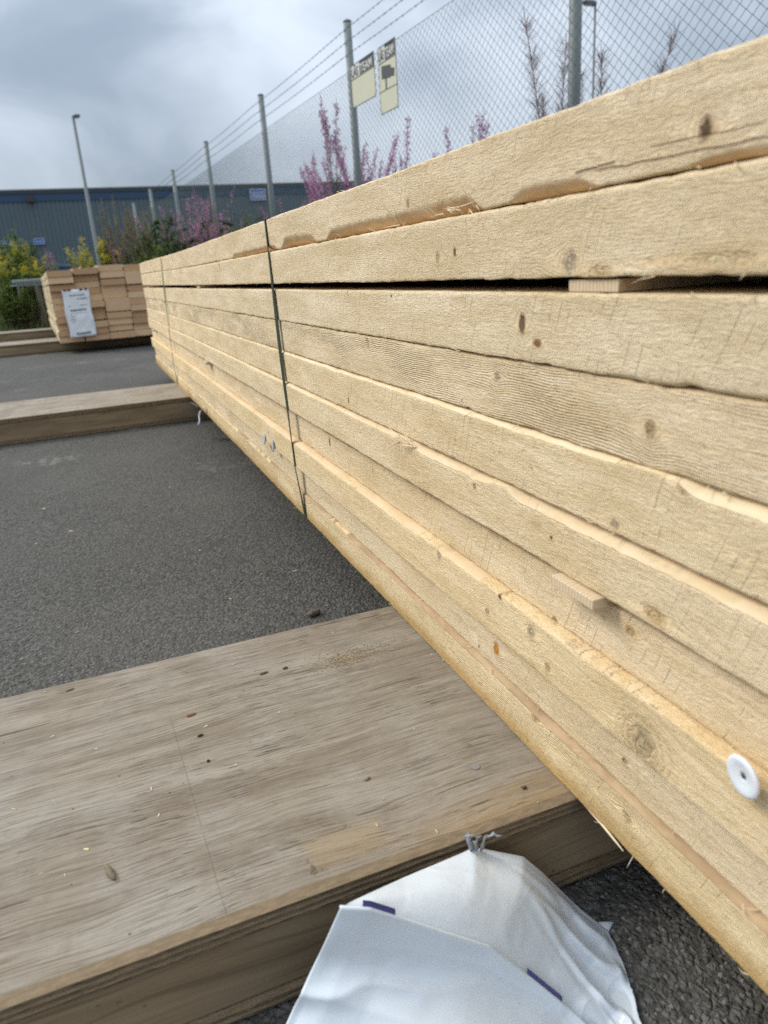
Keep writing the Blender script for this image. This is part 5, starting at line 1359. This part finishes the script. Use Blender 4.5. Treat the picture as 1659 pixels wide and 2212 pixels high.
plant('s2', 300, 535, 'low yellow-green shrub behind the right half of the short stack', 'shrub', 'shrubs before the warehouse', Y=11.6)
plant('s1', 130, 575, 'low shrub right behind the left corner of the short stack', 'shrub', 'shrubs before the warehouse', Y=11.6)
plant('d0', 232, 445, 'dry weed hugging the free-standing lamp post on its right', 'weed', 'dry weeds', Y=13.2)
plant('d1', 300, 435, 'dry weed directly left of the tall willow shrub', 'weed', 'dry weeds', Y=13.0)
plant('s1', 345, 450, 'grey-green shrub behind the tall willow shrub at the thicket edge', 'shrub', 'shrubs before the warehouse', Y=13.8)
plant('s0', 500, 470, 'dark shrub low above the long stack, right of the thicket', 'shrub', 'shrubs before the warehouse', Y=11.2)
plant('s1', 545, 470, 'dull shrub low above the long stack, under the larger blue wall sign', 'shrub', 'shrubs before the warehouse', Y=10.5)
plant('d1', 470, 440, 'brown dry weed at the right edge of the thicket', 'weed', 'dry weeds', Y=12.4)
plant('d0', 530, 450, 'brown dry weed left of the larger blue wall sign', 'weed', 'dry weeds', Y=11.5)
plant('s2', 45, 545, 'broad yellow-green shrub low under the tallest goldenrod', 'shrub', 'shrubs before the warehouse', Y=11.4)
plant('s2', 95, 590, 'yellow-green shrub between the metal rails and the short stack', 'shrub', 'shrubs before the warehouse', Y=11.5)
plant('s2', 40, 625, 'low yellow-green shrub at the grass edge in front of the metal rails', 'shrub', 'shrubs before the warehouse', Y=10.75)
plant('s2', 5, 600, 'low yellow-green shrub cut by the left picture edge, at the grass edge', 'shrub', 'shrubs before the warehouse', Y=10.9)
for k in list(PROTO):
    if k not in used:
        for o in list(PROTO[k].children)+[PROTO[k]]: bpy.data.objects.remove(o)
# grass and low weeds on the verge
r = np.random.default_rng(5); gb = LB(); n = 24000
for i in range(n):
    if i < 17000: y = 10.62+5.0*r.random()**1.4; x = r.uniform(-5.0, 4.2)
    else:
        y = r.uniform(3, 11.5); x = fence_x(y)+r.uniform(-.7, 1.2)
    h = r.uniform(.10, .42)*(.35+.65*float(sstep(y, 10.6, 11.8))) if i < 17000 else r.uniform(.1, .4)
    d = np.array([r.normal(0, .35), r.normal(0, .35), 1.]); gb.leaf(np.array([x, y, gz(x, y)-.02]), d, np.array([r.normal(0, 1), r.normal(0, 1), .1]), h, r.uniform(.006, .016), .25)
o = bpy.data.objects.new('grass', gb.mesh('grass', M['grass'])); C.objects.link(o); tag(o, 'rough green grass of the verge', 'grass', kind='stuff')
lb_ = LB()
for i in range(20000):
    y = 11.0+4.5*r.random(); x = r.uniform(-5, 3.4); hmax = .35+.65*float(np.clip(fbm(np.array(x*1.3), np.array(y*1.3), 44)+.35, 0, 1)); z = gz(x, y)+hmax*r.random()**1.3
    lb_.leaf(np.array([x, y, z]), np.array([r.normal(0, 1), r.normal(0, 1), r.uniform(-.2, 1.0)]), UP, r.uniform(.05, .12), r.uniform(.015, .035), .2)
o = bpy.data.objects.new('weeds', lb_.mesh('weeds', M['leaf_gold'])); C.objects.link(o); tag(o, 'low leafy weeds covering the verge', 'weeds', kind='stuff')
sb = LB()
for i in range(2600):
    y = 10.6+4*r.random(); x = r.uniform(-5, 4); sb.leaf(np.array([x, y, gz(x, y)-.02]), np.array([r.normal(0, .5), r.normal(0, .5), 1.]), np.array([r.normal(0, 1), r.normal(0, 1), .1]), r.uniform(.15, .6), .006, .3)
o = bpy.data.objects.new('dry_grass', sb.mesh('dry_grass', M['straw'])); C.objects.link(o); tag(o, 'dry straw-coloured grass stems on the verge', 'grass', kind='stuff')
